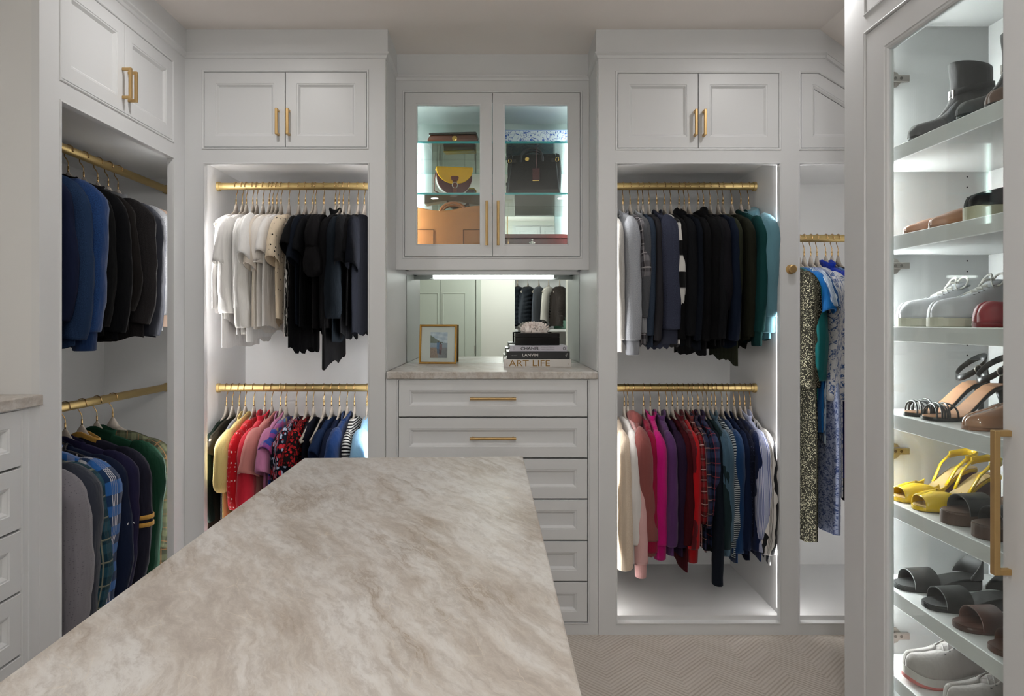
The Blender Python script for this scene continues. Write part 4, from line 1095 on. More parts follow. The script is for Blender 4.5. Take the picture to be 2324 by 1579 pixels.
MB().grid([[(p[0]*1.01, y, p[1]*1.0+.0003) for p in D(1.0)[:25]] for y in (-.024, .026)]).build('gusset', leather('#d8d2cb', .5), t, True, solid=.004)
fl_ = []
for i in range(25):
    a = math.pi + math.pi*i/24; fl_.append((hw*1.03*math.cos(a), Hb*.98 + Hb*.58*math.sin(a)))
fl_ += [(hw*1.03, Hb+.004), (-hw*1.03, Hb+.004)]
fo_ = MB().prism(fl_, -.036, -.0285).build('flap', YEL, t, bevel=.003)
MB().box(-hw*1.03, hw*1.03, -.036, .03, Hb+.001, Hb+.007).build('flap_top', YEL, fo_, bevel=.003)
MB().prism([(-.014, Hb*.52), (.014, Hb*.52), (.019, Hb*.66), (.011, Hb*.70), (-.011, Hb*.70), (-.019, Hb*.66)], -.042, -.036).prism([(-.008, .004), (.008, .004), (.010, Hb*.52), (-.010, Hb*.52)], -.042, -.037).build('strap', leather('#6a3320', .45), t, bevel=.002)
MB().tube([(.012*math.cos(a), -.044, Hb*.34 + .013*math.sin(a)) for a in [2*math.pi*i/16 for i in range(16)]], .0018, 6, closed=True).build('buckle', NICKEL, t, True)
MB().tube([(-hw*1.02, .0, Hb*.9), (-hw*1.1, .01, Hb*.6), (-hw*1.08, .02, Hb*.2), (-hw*.7, .035, .012), (0, .045, .006), (hw, .05, .01)], [(.002, .008)]*6, 8).build('shoulder_strap', leather('#6a3320', .45), t, True)
# 3: tan tote
yb = 3.12; x0_, x1_ = wx(940, yb), wx(1092, yb); xc = (x0_+x1_)/2; hw = (x1_-x0_)/2
zt_ = wz(472, yb) - ZS0
t = thing('tote_bag', 'large tan leather tote on the cabinet floor behind the left glass door', 'handbag', (xc, yb+.02, ZS0), math.radians(2))
TAN = leather('#b0713f', .42)
n_ = 20
top = [(lerp(hw, -hw, i/n_), zt_ + .012*math.cos(i/n_*5.2)) for i in range(n_+1)]
MB().prism([(-hw*.96, .001), (hw*.96, .001)] + top, -.03, .05).build('body', TAN, t, bevel=.006)
for xx in (-hw*.42, hw*.46):
    s_ = 1 if xx > 0 else -1
    MB().box(min(xx, s_*hw*.97), max(xx, s_*hw*.97), -.0325, -.0305, .002, zt_*.60).build('pocket', leather('#a86a3a', .42), t, bevel=.0015)
    MB().tube([(xx, -.033, .002), (xx, -.033, zt_*.60), (s_*hw*.97, -.033, zt_*.61)], .0012, 6).build('stitched_edge', leather('#2d1c10', .5), t)
for yy in (-.026, .046):
    MB().tube([(-.035 + .06 + .062*math.cos(a), yy, zt_-.028 + .052*math.sin(a)) for a in [math.pi*i/14 for i in range(15)]], [(.006, .003)]*15, 8).build('handle', leather('#96592d', .4), t, True)
    for xx in (-.037, .087): MB().box(xx-.008, xx+.008, yy-.003, yy+.003, zt_-.045, zt_-.025).build('handle_tab', TAN, t, bevel=.001)
# 4: white box with blue flowers
yb = 3.11; x0_, x1_ = wx(1143, yb), wx(1290, yb)
t = thing('gift_box', 'white box with blue flower pattern on the top glass shelf', 'box', ((x0_+x1_)/2, yb+.09, ZS1))
def blue_print():
    m = N('blue_flower_print'); v = m.obj()
    vo = m.n('ShaderNodeTexVoronoi', Vector=v, Scale=38, Randomness=.8)
    nz = m.noise(v, 34, 2, .5, 1.5)
    vine = m.ramp(m.math('ABSOLUTE', m.math('SUBTRACT', nz, .5)), [(0, (1,)*4), (.018, (1,)*4), (.03, (0, 0, 0, 1))])
    fl = m.ramp(vo.outputs[0], [(.16, (1,)*4), (.24, (0, 0, 0, 1))])
    m.set(m.b.inputs['Base Color'], m.mix(m.math('MAXIMUM', vine, fl), lin('#e3e8f0'), lin('#3b62b8'))); m.b.inputs['Roughness'].default_value = .4; return m.m
BP = blue_print(); hw = (x1_-x0_)/2
MB().box(-hw, hw, -.10, .09, .001, .046).build('base', BP, t, bevel=.001)
MB().box(-hw-.002, hw+.002, -.102, .092, .046, .062).build('lid', BP, t, bevel=.001)
MB().box(-hw-.0025, hw+.0025, -.1025, .0925, .059, .0625).build('lid_edge', simple('pale_blue_card', '#9fb3dc', .5), t)
# 5: black satchel
yb = 3.14; x0_, x1_ = wx(1154, yb), wx(1272, yb); hw = (x1_-x0_)/2
t = thing('satchel_bag', 'black leather satchel with top handles and burgundy tag on the glass shelf', 'handbag', ((x0_+x1_)/2, yb, ZS2), math.radians(-9))
BL = leather('#15171a', .42); Hh = wz(352, yb) - ZS2
MB().grid([[(sx_*hw*k+dx_, sy_*d, z) for sx_, sy_ in ((-1, -1), (-.33, -1), (.33, -1), (1, -1), (1, 1), (.33, 1), (-.33, 1), (-1, 1))] for k, d, z, dx_ in ((1.0, .05, .001, 0), (.98, .052, .02, 0), (.9, .04, Hh*.6, 0), (.82, .024, Hh*.96, 0), (.80, .02, Hh, 0))], True, True, True).build('body', BL, t, bevel=.004)
for s_ in (-1, 1):
    MB().prism([(s_*hw*.82, Hh*.60), (s_*hw*.84, Hh*1.0), (s_*hw*.98, Hh*.96), (s_*hw*1.02, Hh*.62), (s_*hw*.99, .03), (s_*hw*.93, .03)], -.03, .03).build('side_wing', BL, t, bevel=.003)
    MB().box(s_*hw*.84-.02, s_*hw*.84+.02, -.044, -.038, Hh*.78, Hh*.86).build('side_belt', BL, t, bevel=.001)
    MB().tube([(s_*hw*.9 + .007*math.cos(a), -.046, Hh*.82 + .009*math.sin(a)) for a in [2*math.pi*i/12 for i in range(12)]], .0016, 6, closed=True).build('buckle', GOLD, t, True)
for yy in (-.03, .024):
    MB().tube([(-hw*.08 + hw*.42*math.cos(a), yy + .006*math.sin(a), Hh*.80 + .062*math.sin(a)**.6 if math.sin(a) > 0 else Hh*.80) for a in [math.pi*i/18 for i in range(19)]], .0048, 8).build('handle', leather('#24262a', .35), t, True)
MB().lathe([(.010, 0), (.010, -.002), (.008, -.003), (.008, -.002), (.003, -.002), (.003, -.004)], (-hw*.25, -.0385, Hh*.86), 20, 'y').build('emblem', GOLD, t, True, auto=.5)
MB().tube([(hw*.12, -.034, Hh+.03), (hw*.12, -.043, Hh*.85), (hw*.10, -.046, Hh*.62)], [(.0015, .003)]*3, 8).build('tag_cord', leather('#4a1a1e', .4), t)
tg = MB().box(hw*.10-.016, hw*.10+.016, -.0505, -.0455, Hh*.33, Hh*.62).build('luggage_tag', leather('#4a1a1e', .4), t, bevel=.0015)
MB().box(hw*.10-.015, hw*.10+.015, -.051, -.045, Hh*.315, Hh*.335).build('tag_bar', GOLD, tg)
# 6: burgundy case
yb = 3.10; x0_, x1_ = wx(1144, yb), wx(1291, yb); hw = (x1_-x0_)/2
t = thing('jewelry_case', 'flat burgundy leather case with ornate gold clasp on the cabinet floor', 'box', ((x0_+x1_)/2, yb+.1, ZS0))
Hc = wz(531, yb) - ZS0; BG = leather('#4a1413', .3)
MB().box(-hw, hw, -.1, .1, .001, Hc*.84).build('base', BG, t, bevel=.002)
MB().box(-hw-.001, hw+.001, -.101, .101, Hc*.86, Hc).build('lid', leather('#5e1d1a', .3), t, bevel=.002)
cl_ = MB(); cl_.lathe([(.006, 0), (.006, -.003), (.003, -.005)], (-.02, -.101, Hc*.72), 14, 'y')
for dx_, dz_, r_ in ((-.009, -.003, .005), (.009, -.003, .005), (0, .011, .0045), (0, -.006, .006)): cl_.lathe([(r_, 0), (r_, -.003), (r_*.4, -.004)], (-.02+dx_, -.101, Hc*.72+dz_), 10, 'y')
cl_.build('clasp', NICKEL, t, True)

# ---------------------------------------------------------------- niche: frame, books, box, crystal
yb = 3.29; xc = wx(993, yb)
fw_, fh_ = .183, .190
t = thing('picture_frame', 'gold photo frame leaning beside the niche mirror on the stone counter', 'picture frame', (xc, yb, ZCT), 0)
t.rotation_euler = (math.radians(-7), 0, math.radians(-6))
FR = brass_mat('frame_gold', '#c79a52', .35)
rings(MB(), rect(-fw_/2, fw_/2, 0, fh_), [(.011, .008), (0, .010), (0, -.004), (.002, -.006), (.006, -.006), (.009, -.002), (.0095, .004), (.011, .008)]).build('frame', FR, t)
MB().box(-fw_/2+.008, fw_/2-.008, .003, .006, .008, fh_-.008).build('mat_board', simple('white_mat_board', '#dcd9d6', .8), t)
MB().box(-fw_/2+.004, fw_/2-.004, .010, .013, .004, fh_-.004).build('back_board', simple('frame_back', '#8a6b3d', .7), t)
# photo print: a flat picture made of coloured cells (beach, sea, hill, two people from behind)
pw, phh = .084, .125; nx_, ny_ = 42, 62
pm = MB(); cols = []
rgp = random.Random(3)
def photo_col(u, v):
    j = rgp.uniform(-.05, .05)
    hill = .62 + .26 * max(0, 1 - u / .62) if u < .75 else 0
    if v > .58:
        c = (.40, .46, .58) if v > hill else (.13, .15, .11)
        if v > hill: k = .5 + .5 * math.sin(u*9 + v*14) * math.sin(v*23 - u*4); c = tuple(lerp(a, b, k*.8) for a, b in zip(c, (.72, .75, .80)))
        if v < hill and v > .62: c = tuple(lerp(a, b, u) for a, b in zip(c, (.28, .30, .32)))
    elif v > .40: c = (.30, .34, .42)
    else:
        c = (.24, .23, .25) if u > .35 + .3*(.4-v) else (.30, .20, .16); j *= 2.2
    for (cu, ch, col) in ((.46, .62, (.10, .19, .36)), (.60, .57, (.22, .12, .14))):
        hd = math.hypot((u-cu)*.67, v-ch)
        if hd < .032: c = (.10, .07, .06)
        elif v < ch-.03 and v > ch-.26 and abs(u-cu) < .085 - .03*abs(v-ch+.12): c = col
        elif v <= ch-.26 and v > ch-.44 and (abs(u-cu-.035) < .03 or abs(u-cu+.035) < .03): c = tuple(x*.55 for x in col)
    return tuple(clamp(x*(1+j*2), 0, 1) for x in c) + (1,)
for j in range(ny_):
    for i in range(nx_):
        b = len(pm.v)
        for (di, dj) in ((0, 0), (1, 0), (1, 1), (0, 1)): pm.add((.004 - pw/2 + pw*(i+di)/nx_, .0025, fh_/2 - .004 - phh/2 + phh*(j+dj)/ny_))
        pm.f.append((b, b+1, b+2, b+3)); cols.append(photo_col((i+.5)/nx_, (j+.5)/ny_))
mphoto = N('photo_print'); at_ = mphoto.n('ShaderNodeVertexColor', _layer_name='Col'); mphoto.set(mphoto.b.inputs['Base Color'], at_.outputs[0]); mphoto.b.inputs['Roughness'].default_value = .35
po_ = pm.build('photo', mphoto.m, t)
ca = po_.data.color_attributes.new('Col', 'FLOAT_COLOR', 'CORNER')
ca.data.foreach_set('color', [x for c in cols for _ in range(4) for x in c])
MB().box(-fw_/2+.010, fw_/2-.010, -.0005, .0005, .010, fh_-.010).build('glass_pane', GLASS, t)
MB().prism([(0.012, .0), (.045, .0), (.013, fh_*.7)], -.02, .02, 'x').build('easel_leg', simple('frame_back', '#8a6b3d', .7), t)

def lettering(txt, size, parent, mat, x, y, z, w=None, bold=False, align='LEFT', name='lettering'):
    cu = bpy.data.curves.new('txt', 'FONT'); cu.body = txt; cu.size = size; cu.align_x = align; cu.extrude = .0001
    if bold: cu.offset = size * .012
    o = bpy.data.objects.new('txt', cu); COL.objects.link(o)
    dg = bpy.context.evaluated_depsgraph_get(); me = bpy.data.meshes.new_from_object(o.evaluated_get(dg))
    bpy.data.objects.remove(o); me.materials.clear(); me.materials.append(mat)
    xs_ = [v.co.x for v in me.vertices]; k = w / (max(xs_) - min(xs_)) if w else 1
    x00 = min(xs_)
    for v in me.vertices: v.co = Vector((x + (v.co.x - x00) * k, y - v.co.z - .0003, z + v.co.y))
    q = bpy.data.objects.new(name, me); COL.objects.link(q); q.parent = parent; return q
yb = 3.045
def book(px0, px1, z, h, label, cov, depth, name='book'):
    x0_, x1_ = wx(px0, yb), wx(px1, yb); hw = (x1_-x0_)/2
    t = thing(name, label, 'book', ((x0_+x1_)/2, yb, z))
    MB().box(-hw, hw, -.003, .0, .0005, h-.0005).build('spine', cov, t, bevel=.001)
    MB().box(-hw, hw, 0, depth, .0005, .003).box(-hw, hw, 0, depth, h-.003, h-.0005).build('cover', cov, t)
    MB().box(-hw+.004, hw-.004, .0005, depth-.004, .003, h-.003).build('pages', PAPER, t)
    return t, hw
SILV = simple('grey_lavender_cover', '#c3c1cb', .35); BLKC = simple('black_cover', '#17171a', .3); WHC = simple('white_cover', '#d9d5d0', .4)
GOLDP = simple('gold_foil_print', '#8f6a24', .4, .3); WHITEP = simple('white_print', '#e2e0dc', .6); BLACKP = simple('black_print', '#151517', .5); GREYP = simple('grey_print', '#77757c', .6)
h3, h2, h1 = .0355, .0345, .0265
bk, hw = book(1144, 1296.5, ZCT, h3, 'white book with gold ART LIFE spine at the bottom of the pile', WHC, .25)
lettering('ART LIFE', .040, bk, GOLDP, -hw+.022, -.003, .0042, .182, False)
lettering('A', .006, bk, GOLDP, -hw+.010, -.003, .012); lettering('A', .006, bk, GOLDP, hw-.014, -.003, .012)
bk, hw = book(1150, 1293, ZCT+h3, h2, 'black book with white LANVIN spine in the middle of the pile', BLKC, .24)
lettering('LANVIN', .0185, bk, WHITEP, -hw+.070, -.003, .0125, .070, True); lettering('MERCERON', .005, bk, WHITEP, -hw+.022, -.003, .014, .024)
MB().tube([(hw-.014, -.0034, .010), (hw-.020, -.0034, .016), (hw-.013, -.0034, .019), (hw-.011, -.0034, .026), (hw-.018, -.0034, .022)], .0010, 5).build('publisher_mark', WHITEP, bk)
bk, hw = book(1157, 1287, ZCT+h3+h2, h1, 'grey book with black CHANEL spine at the top of the pile', SILV, .22)
lettering('CHANEL', .0195, bk, BLACKP, -hw+.049, -.003, .0065, .084, True); lettering('COLLECTIONS', .0055, bk, GREYP, -hw+.141, -.003, .0165, .058); lettering('AND CREATIONS', .0055, bk, GREYP, -hw+.141, -.003, .0075, .058)
MB().tube([(hw-.013+.0048*math.cos(a), -.0034, .0135+.0062*math.sin(a)) for a in [2*math.pi*i/16 for i in range(16)]], .0011, 5, closed=True).build('publisher_mark', BLACKP, bk)
MB().tube([(-hw+.018, -.0034, .006), (-hw+.018, -.0034, .021)], .0006, 4).build('spine_line', GREYP, bk)
zb0 = ZCT+h3+h2+h1
x0_, x1_ = wx(1169, yb+.02), wx(1270, yb+.02); hw = (x1_-x0_)/2
t = thing('lacquer_box', 'glossy black lacquer box on top of the books', 'box', ((x0_+x1_)/2, yb+.02, zb0))
BLQ = simple('black_lacquer', '#0d0d0e', .08, 0, .6)
MB().box(-hw, hw, 0, .16, .001, .036).build('base', BLQ, t, bevel=.0015); MB().box(-hw, hw, 0, .16, .0368, .0535).build('lid', BLQ, t, bevel=.0015)
# crystal
CRY = N('quartz'); CRY.b.inputs['Base Color'].default_value = lin('#e6dcd6'); CRY.b.inputs['Roughness'].default_value = .25; CRY.b.inputs['Subsurface Weight'].default_value = .3; CRY.b.inputs['Subsurface Radius'].default_value = (.01, .008, .007)
CRY.bump(CRY.noise(CRY.obj(), 120, 2), .3, .002)
t = thing('crystal_cluster', 'white quartz crystal cluster on the black lacquer box', 'crystal', (wx(1213, 3.12), 3.13, zb0+.0545))
mb = MB(); rows = []
for i in range(9):
    f = i/8; rows.append([(.062*math.cos(math.pi/2*f)**.6*math.cos(a)*(1+.1*math.sin(3*a)) + .006*f, .04*math.cos(math.pi/2*f)**.6*math.sin(a), .038*math.sin(math.pi/2*f)*(1+.12*math.sin(2*a+1))) for a in [2*math.pi*j/16 for j in range(16)]])
mb.grid(rows, True, True, True).build('matrix', CRY.m, t, True)
mb = MB(); rg = random.Random(5)
for i in range(240):
    a = rg.uniform(0, 6.283); f = rg.random()**.8
    c = Vector((.060*math.cos(math.pi/2*f)**.6*math.cos(a)+.004*f, .038*math.cos(math.pi/2*f)**.6*math.sin(a), .036*math.sin(math.pi/2*f)+.002))
    d = (Vector((c.x*.8, c.y, c.z+.012)).normalized() + Vector((rg.uniform(-.5, .5), rg.uniform(-.5, .5), rg.uniform(-.2, .5)))).normalized()
    L_ = rg.uniform(.006, .019); r_ = rg.uniform(.0016, .0038)
    mb.tube([c - d*.003, c + d*L_*.75, c + d*L_], [r_, r_*.9, .0002], 6)
tag(mb.build('crystals', CRY.m, t), kind='stuff')
# green bag on the shelf behind the camera
t = thing('handbag', 'small dark green handbag in the closet seen in the niche mirror', 'handbag', (rx1-.03, -1.42, 1.19))
GR = leather('#0f4a33', .4)
MB().grid([[(sx_*k, sy_*.04, z) for sx_, sy_ in ((-1, -1), (1, -1), (1, 1), (-1, 1))] for k, z in ((.09, .001), (.095, .05), (.075, .10))], True, True, True).build('body', GR, t, bevel=.006)
MB().tube([(.05*math.cos(a), 0, .10+.05*math.sin(a)) for a in [math.pi*i/10 for i in range(11)]], .004, 8).build('handle', GR, t, True)

# ---------------------------------------------------------------- shoes
FW = [(0, .0), (.004, .24), (.015, .42), (.045, .64), (.10, .83), (.2, .97), (.3, 1.0), (.42, .90), (.55, .74), (.7, .68), (.82, .70), (.92, .62), (.97, .42), (1, .0)]
def fwid(t, sharp=0): return ip(FW, t) * (1 - sharp * max(0, 1 - t/.35) * .35)
TS = [0, .003, .008, .02, .045, .08, .13, .2, .28, .36, .44, .52, .6, .68, .76, .84, .9, .95, .98, .993, 1]
def footbed(mb, L, W, zt, zb_, sharp=0, grow=1.0, ts=TS):
    rows = []
    for t in ts:
        w_ = max(.001, fwid(t, sharp)) * W / 2 * grow; x = (t - .5) * grow * L + .5 * L; a, b = zb_(t), zt(t); e = min(.003, (b-a)*.3)
        rows.append([(x, -w_*.96, a), (x, -w_, a+e), (x, -w_, b-e), (x, -w_*.95, b), (x, w_*.95, b), (x, w_, b-e), (x, w_, a+e), (x, w_*.96, a)])
    mb.grid(rows, True, True, True); return mb
def upper(mb, L, W, zb_, h, t0, t1, cov, sharp=0, grow=1.0, n=22, m=9, p=.62):
    for s in (-1, 1):
        rows = []
        for i in range(n+1):
            t = lerp(t0, t1, (i/n)**1.7 if t0 == 0 and i < n*.5 else i/n) if not (t0 == 0) else t1*((i/n)**1.7 if i/n < .6 else lerp(.6**1.7, 1, (i/n-.6)/.4)); w_ = max(.0012, fwid(t, sharp)) * W/2*grow; x = (t-.5)*grow*L + .5*L
            row = []
            for j in range(m+1):
                f = math.pi/2 * cov(t) * j/m
                row.append((x, s*w_*math.cos(f)**p, zb_(t) + h(t)*math.sin(f)**.85))
            rows.append(row)
        mb.grid(rows)
    return mb
def band(mb, L, W, t0, t1, zb_, h, th=.003, grow=1.04, skew=0):
    n = 16; rows = []
    for (g, dt) in ((0, t0), (0, t1), (1, t1), (1, t0)):
        row = []
        for j in range(n+1):
            a = math.pi*j/n; tt = dt + skew*math.cos(a); w_ = fwid(tt)*W/2*grow + (th if g == 0 else 0)
            row.append((tt*L, w_*math.cos(a), zb_(tt) + (h + (th if g == 0 else 0))*math.sin(a)**.8))
        rows.append(row)
    rows.append(rows[0]); mb.grid(rows); return mb
def shoe_root(name, label, cat, px, shelf, xt=1.145, yaw=0, group=None):
    Y = F * xt / (px - VX)
    return thing(name, label, cat, (xt, Y, SHZ[shelf] + .0005), math.radians(yaw), group)
INS = simple('tan_insole', '#a8774f', .5, noise=30); RUB = simple('black_rubber', '#161616', .7)
C0 = lambda v: (lambda t: v)
# grey suede ankle boots
SUE = fabric('plain', '#545253', sheen=.2); SUE2 = fabric('plain', '#494748')
def boot(px, label):
    t = shoe_root('ankle_boot', label, 'boot', px, 0, group='grey ankle boots')
    L, W = .24, .09
    zs_ = lambda u: ip([(0, .008), (.3, .004), (.55, .02), (.72, .042), (1, .05)], u)
    footbed(MB(), L, W, lambda u: zs_(u)+.008, zs_, .4).build('sole', RUB, t)
    MB().grid([[(x, y*k, z) for x, y in ((.174, -.024), (.228, -.026), (.24, 0), (.228, .026), (.174, .024))] for z, k in ((0, .85), (.045, 1))], True, True, True).build('heel', RUB, t)
    upper(MB(), L, W, lambda u: zs_(u)+.006, lambda u: ip([(0, .014), (.05, .032), (.2, .044), (.38, .062), (.52, .10), (.64, .12), (1, .095)], u), 0, 1, C0(1), .4, 1.02).build('upper', SUE, t, True)
    rows = []
    for z, cx, rx, ry in ((.07, .160, .080, .036), (.09, .164, .068, .036), (.11, .168, .060, .036), (.135, .170, .055, .037), (.165, .169, .054, .039), (.195, .167, .056, .041), (.208, .166, .056, .042), (.208, .166, .051, .037), (.14, .168, .048, .032)):
        rows.append([(cx + rx*math.cos(a), ry*math.sin(a), z - (.010*math.cos(a) if z > .15 else 0)) for a in [2*math.pi*j/24 for j in range(24)]])
    MB().grid(rows, True, True, True).build('shaft', SUE, t, True)
    rows = []
    for z, k in ((.135, 1.0), (.135, 1.06), (.152, 1.05), (.152, 1.0)):
        rows.append([(.170 + .056*k*math.cos(a), .039*k*math.sin(a), z + .012*math.cos(a)) for a in [2*math.pi*j/24 for j in range(24)]])
    rows.append(rows[0]); so_ = MB().grid(rows, True).build('strap', SUE2, t, True)
    MB().box(.112, .116, -.012, .012, .118, .142).build('buckle', STEEL, so_, bevel=.001)
boot(2066, 'grey suede ankle boot farther back on the top shoe shelf'); boot(2176, 'grey suede ankle boot nearer on the top shoe shelf')
# loafer tip at the edge
def low_shoe(name, label, px, shelf, mat, sole, L=.25, W=.088, H=.05, sharp=.3, toe=.02, open0=.42, group=None, sole_h=.008, rim=None, yaw=0, heel=0, sole_grow=1.02):
    t = shoe_root(name, label, 'shoe', px, shelf, group=group, yaw=yaw)
    zb_ = lambda u: sole_h + heel * sm((u-.3)/.55)
    footbed(MB(), L, W, lambda u: zb_(u)+.001, (lambda u: max(0, heel*sm((u-.3)/.55)) if heel else 0.0), sharp, sole_grow).build('sole', sole, t)
    h = lambda u: ip([(0, toe*.35), (.01, toe*.65), (.04, toe*.95), (.1, toe*1.15), (.25, H*.8), (open0, H), (.75, H*.85), (1, H*1.05)], u)
    cov = lambda u: 1 if u < open0 else lerp(1, .55, sm((u-open0)/.12))
    upper(MB(), L, W, zb_, h, 0, 1, cov, sharp).build('upper', mat, t, True, solid=.003)
    footbed(MB(), L, W*.9, lambda u: zb_(u)+.003, lambda u: zb_(u)+.001, sharp, .97).build('insole', INS, t)
    if heel: MB().grid([[(L*.86+.022*k*math.cos(a), .020*k*math.sin(a), z) for a in [2*math.pi*j/14 for j in range(14)]] for z, k in ((0, .6), (heel*.4, .6), (heel+.002, 1.1))], True, True, True).build('heel', sole, t, True)
    return t
low_shoe('loafer', 'brown suede loafer at the near end of the top shoe shelf', 2243, 0, leather('#6b5145', .6), RUB, H=.05, toe=.032)
NUD = leather('#b07f63', .3)
low_shoe('ballet_flat', 'nude leather flat farther back on the second shoe shelf', 2054, 1, NUD, leather('#8a6248', .5), L=.245, W=.08, H=.042, sharp=.55, toe=.017, group='nude leather flats')
low_shoe('ballet_flat', 'nude leather flat nearer on the second shoe shelf', 2112, 1, NUD, leather('#8a6248', .5), L=.245, W=.08, H=.05, sharp=.55, toe=.022, group='nude leather flats')
CRM = simple('cream_rubber', '#b9b49a', .6, noise=40)
low_shoe('slip_on_sneaker', 'dark slip-on sneaker with thick cream sole on the second shoe shelf', 2198, 1, fabric('plain', '#2a2a2d'), CRM, L=.27, W=.10, H=.055, sharp=0, toe=.03, sole_h=.032, sole_grow=1.03)
low_shoe('slip_on_shoe', 'red slip-on shoe beside the white sneakers', 2218, 2, leather('#93202c', .45), leather('#7d1823', .5), L=.26, W=.10, H=.06, sharp=0, toe=.045, sole_h=.01, open0=.5)
# lace-up sneakers
def bow(mb, c, s=1.0, r=.0026):
    cx, cy, cz = c
    for sd in (-1, 1):
        P = []
        for i in range(13):
            a = 2*math.pi*i/12; P.append((cx + .010*math.cos(a)*0 + .012*math.sin(a)*s*.6, cy + sd*(.006 + .02*s*(1-math.cos(a))*.8), cz + .004 + .014*math.sin(a)*s - .008*(1-math.cos(a))*.5))
        mb.tube(P, [(r*.5, r*1.5)]*len(P), 6)
        mb.tube([(cx, cy, cz+.002), (cx-.012, cy+sd*.012, cz+.001), (cx-.018, cy+sd*.024, cz-.014), (cx-.012, cy+sd*.03, cz-.034)], [(r*.5, r*1.4)]*4, 6)
    mb.tube([(cx-.004, cy-.004, cz), (cx+.002, cy, cz+.005), (cx+.004, cy+.004, cz)], r*1.5, 6)
def sneaker(px, shelf, label, mat, sole, lace, name, group, L=.285, W=.104, sole_h=.023, accent=None, toe_spring=0, H=.085, mesh=False):
    t = shoe_root(name, label, 'shoe', px, shelf, group=group)
    zb_ = lambda u: sole_h + toe_spring*max(0, 1-u/.2)**2 + (.012*sm((u-.3)/.5) if mesh else 0)
    footbed(MB(), L, W, lambda u: zb_(u)+.002, lambda u: toe_spring*max(0, 1-u/.2)**2, 0, 1.025).build('sole', sole, t)
    if accent: footbed(MB(), L, W, lambda u: toe_spring*max(0, 1-u/.2)**2+.010, lambda u: toe_spring*max(0, 1-u/.2)**2-.0005, 0, 1.035).build('outsole', accent, t)
    h = lambda u: ip([(0, .012), (.006, .022), (.02, .033), (.05, .042), (.12, .049), (.28, .056), (.4, H*.86), (.54, H*1.08), (.62, H*1.1), (.75, H*.86), (1, H*.93)], u)
    cov = lambda u: 1 if u < .30 else lerp(1, .80, sm((u-.30)/.06)) if u < .58 else lerp(.80, .62, sm((u-.58)/.1))
    upper(MB(), L, W, zb_, h, 0, 1, cov, 0, 1.0, 34, 10).build('upper', mat, t, True, solid=.004)
    rows = []
    for i in range(9):
        u = lerp(.29, .64, i/8); w_ = .022 + .006*i/8; rows.append([(u*L, w_*c, zb_(u)+h(u)*(.96 if i < 6 else 1.02+.03*(i-5)) - .008*c*c) for c in (-1, -.6, -.2, .2, .6, 1)])
    MB().grid(rows).build('tongue', mat, t, True, solid=.005)
    lc_ = MB()
    for i in range(6):
        u = lerp(.33, .57, i/5); z = zb_(u)+h(u)*.995; w_ = fwid(u)*W/2*.46
        for sg in (-1, 1): lc_.tube([(u*L, -w_*sg, z-.008), (u*L+.006, -w_*sg*.4, z+.003), (u*L+.016, w_*sg*.5, z+.006), (u*L+.022, w_*sg, z-.002)], [(.0016, .0038)]*4, 6)
    bow(lc_, (.57*L, 0, zb_(.57)+h(.57)+.008), 1.15)
    lc_.build('laces', lace, t, True)
    ey = MB()
    for i in range(6):
        u = lerp(.33, .57, i/5); z = zb_(u)+h(u)*.93; w_ = fwid(u)*W/2*.56
        for sg in (-1, 1): ey.lathe([(.0028, -.001), (.0028, .003)], (u*L, sg*w_, z), 8, 'z')
    ey.build('eyelets', simple('eyelet_grey', '#8a8a8a', .4, .6), t)
    if mesh:
        p_ = [(lerp(.40, .60, i/8)*L, -(fwid(lerp(.40, .60, i/8))*W/2*.86), zb_(.5) + .030 + .014*math.sin(i/8*6.283)) for i in range(9)]
        MB().tube(p_, [(.002, .004)]*9, 6).build('side_mark', simple('silver_trim', '#8d8d90', .4), t, True)
    return t
WHL = leather('#c9cacf', .45); WSOLE = simple('ivory_rubber', '#c9c6b4', .55)
LACE = fabric('plain', '#cfccc6')
sneaker(2042, 2, 'white leather sneaker farther back at eye level', WHL, WSOLE, LACE, 'sneaker', 'white leather sneakers')
sneaker(2113, 2, 'white leather sneaker nearer at eye level', WHL, WSOLE, LACE, 'sneaker', 'white leather sneakers')
GRM = fabric('dots', '#b5aeac', '#8e8784', sc=.12); PNK = simple('coral_pink_rubber', '#cf7674', .5)
sneaker(2056, 6, 'grey running shoe with pink sole farther back on the bottom shelf', GRM, simple('white_foam', '#cfcbc8', .6), fabric('plain', '#c3bebc'), 'running_shoe', 'grey running shoes', L=.28, W=.10, sole_h=.03, accent=PNK, toe_spring=.014, mesh=True)
sneaker(2150, 6, 'grey running shoe with pink sole nearer on the bottom shelf', GRM, simple('white_foam', '#cfcbc8', .6), fabric('plain', '#c3bebc'), 'running_shoe', 'grey running shoes', L=.28, W=.10, sole_h=.03, accent=PNK, toe_spring=.014, mesh=True)
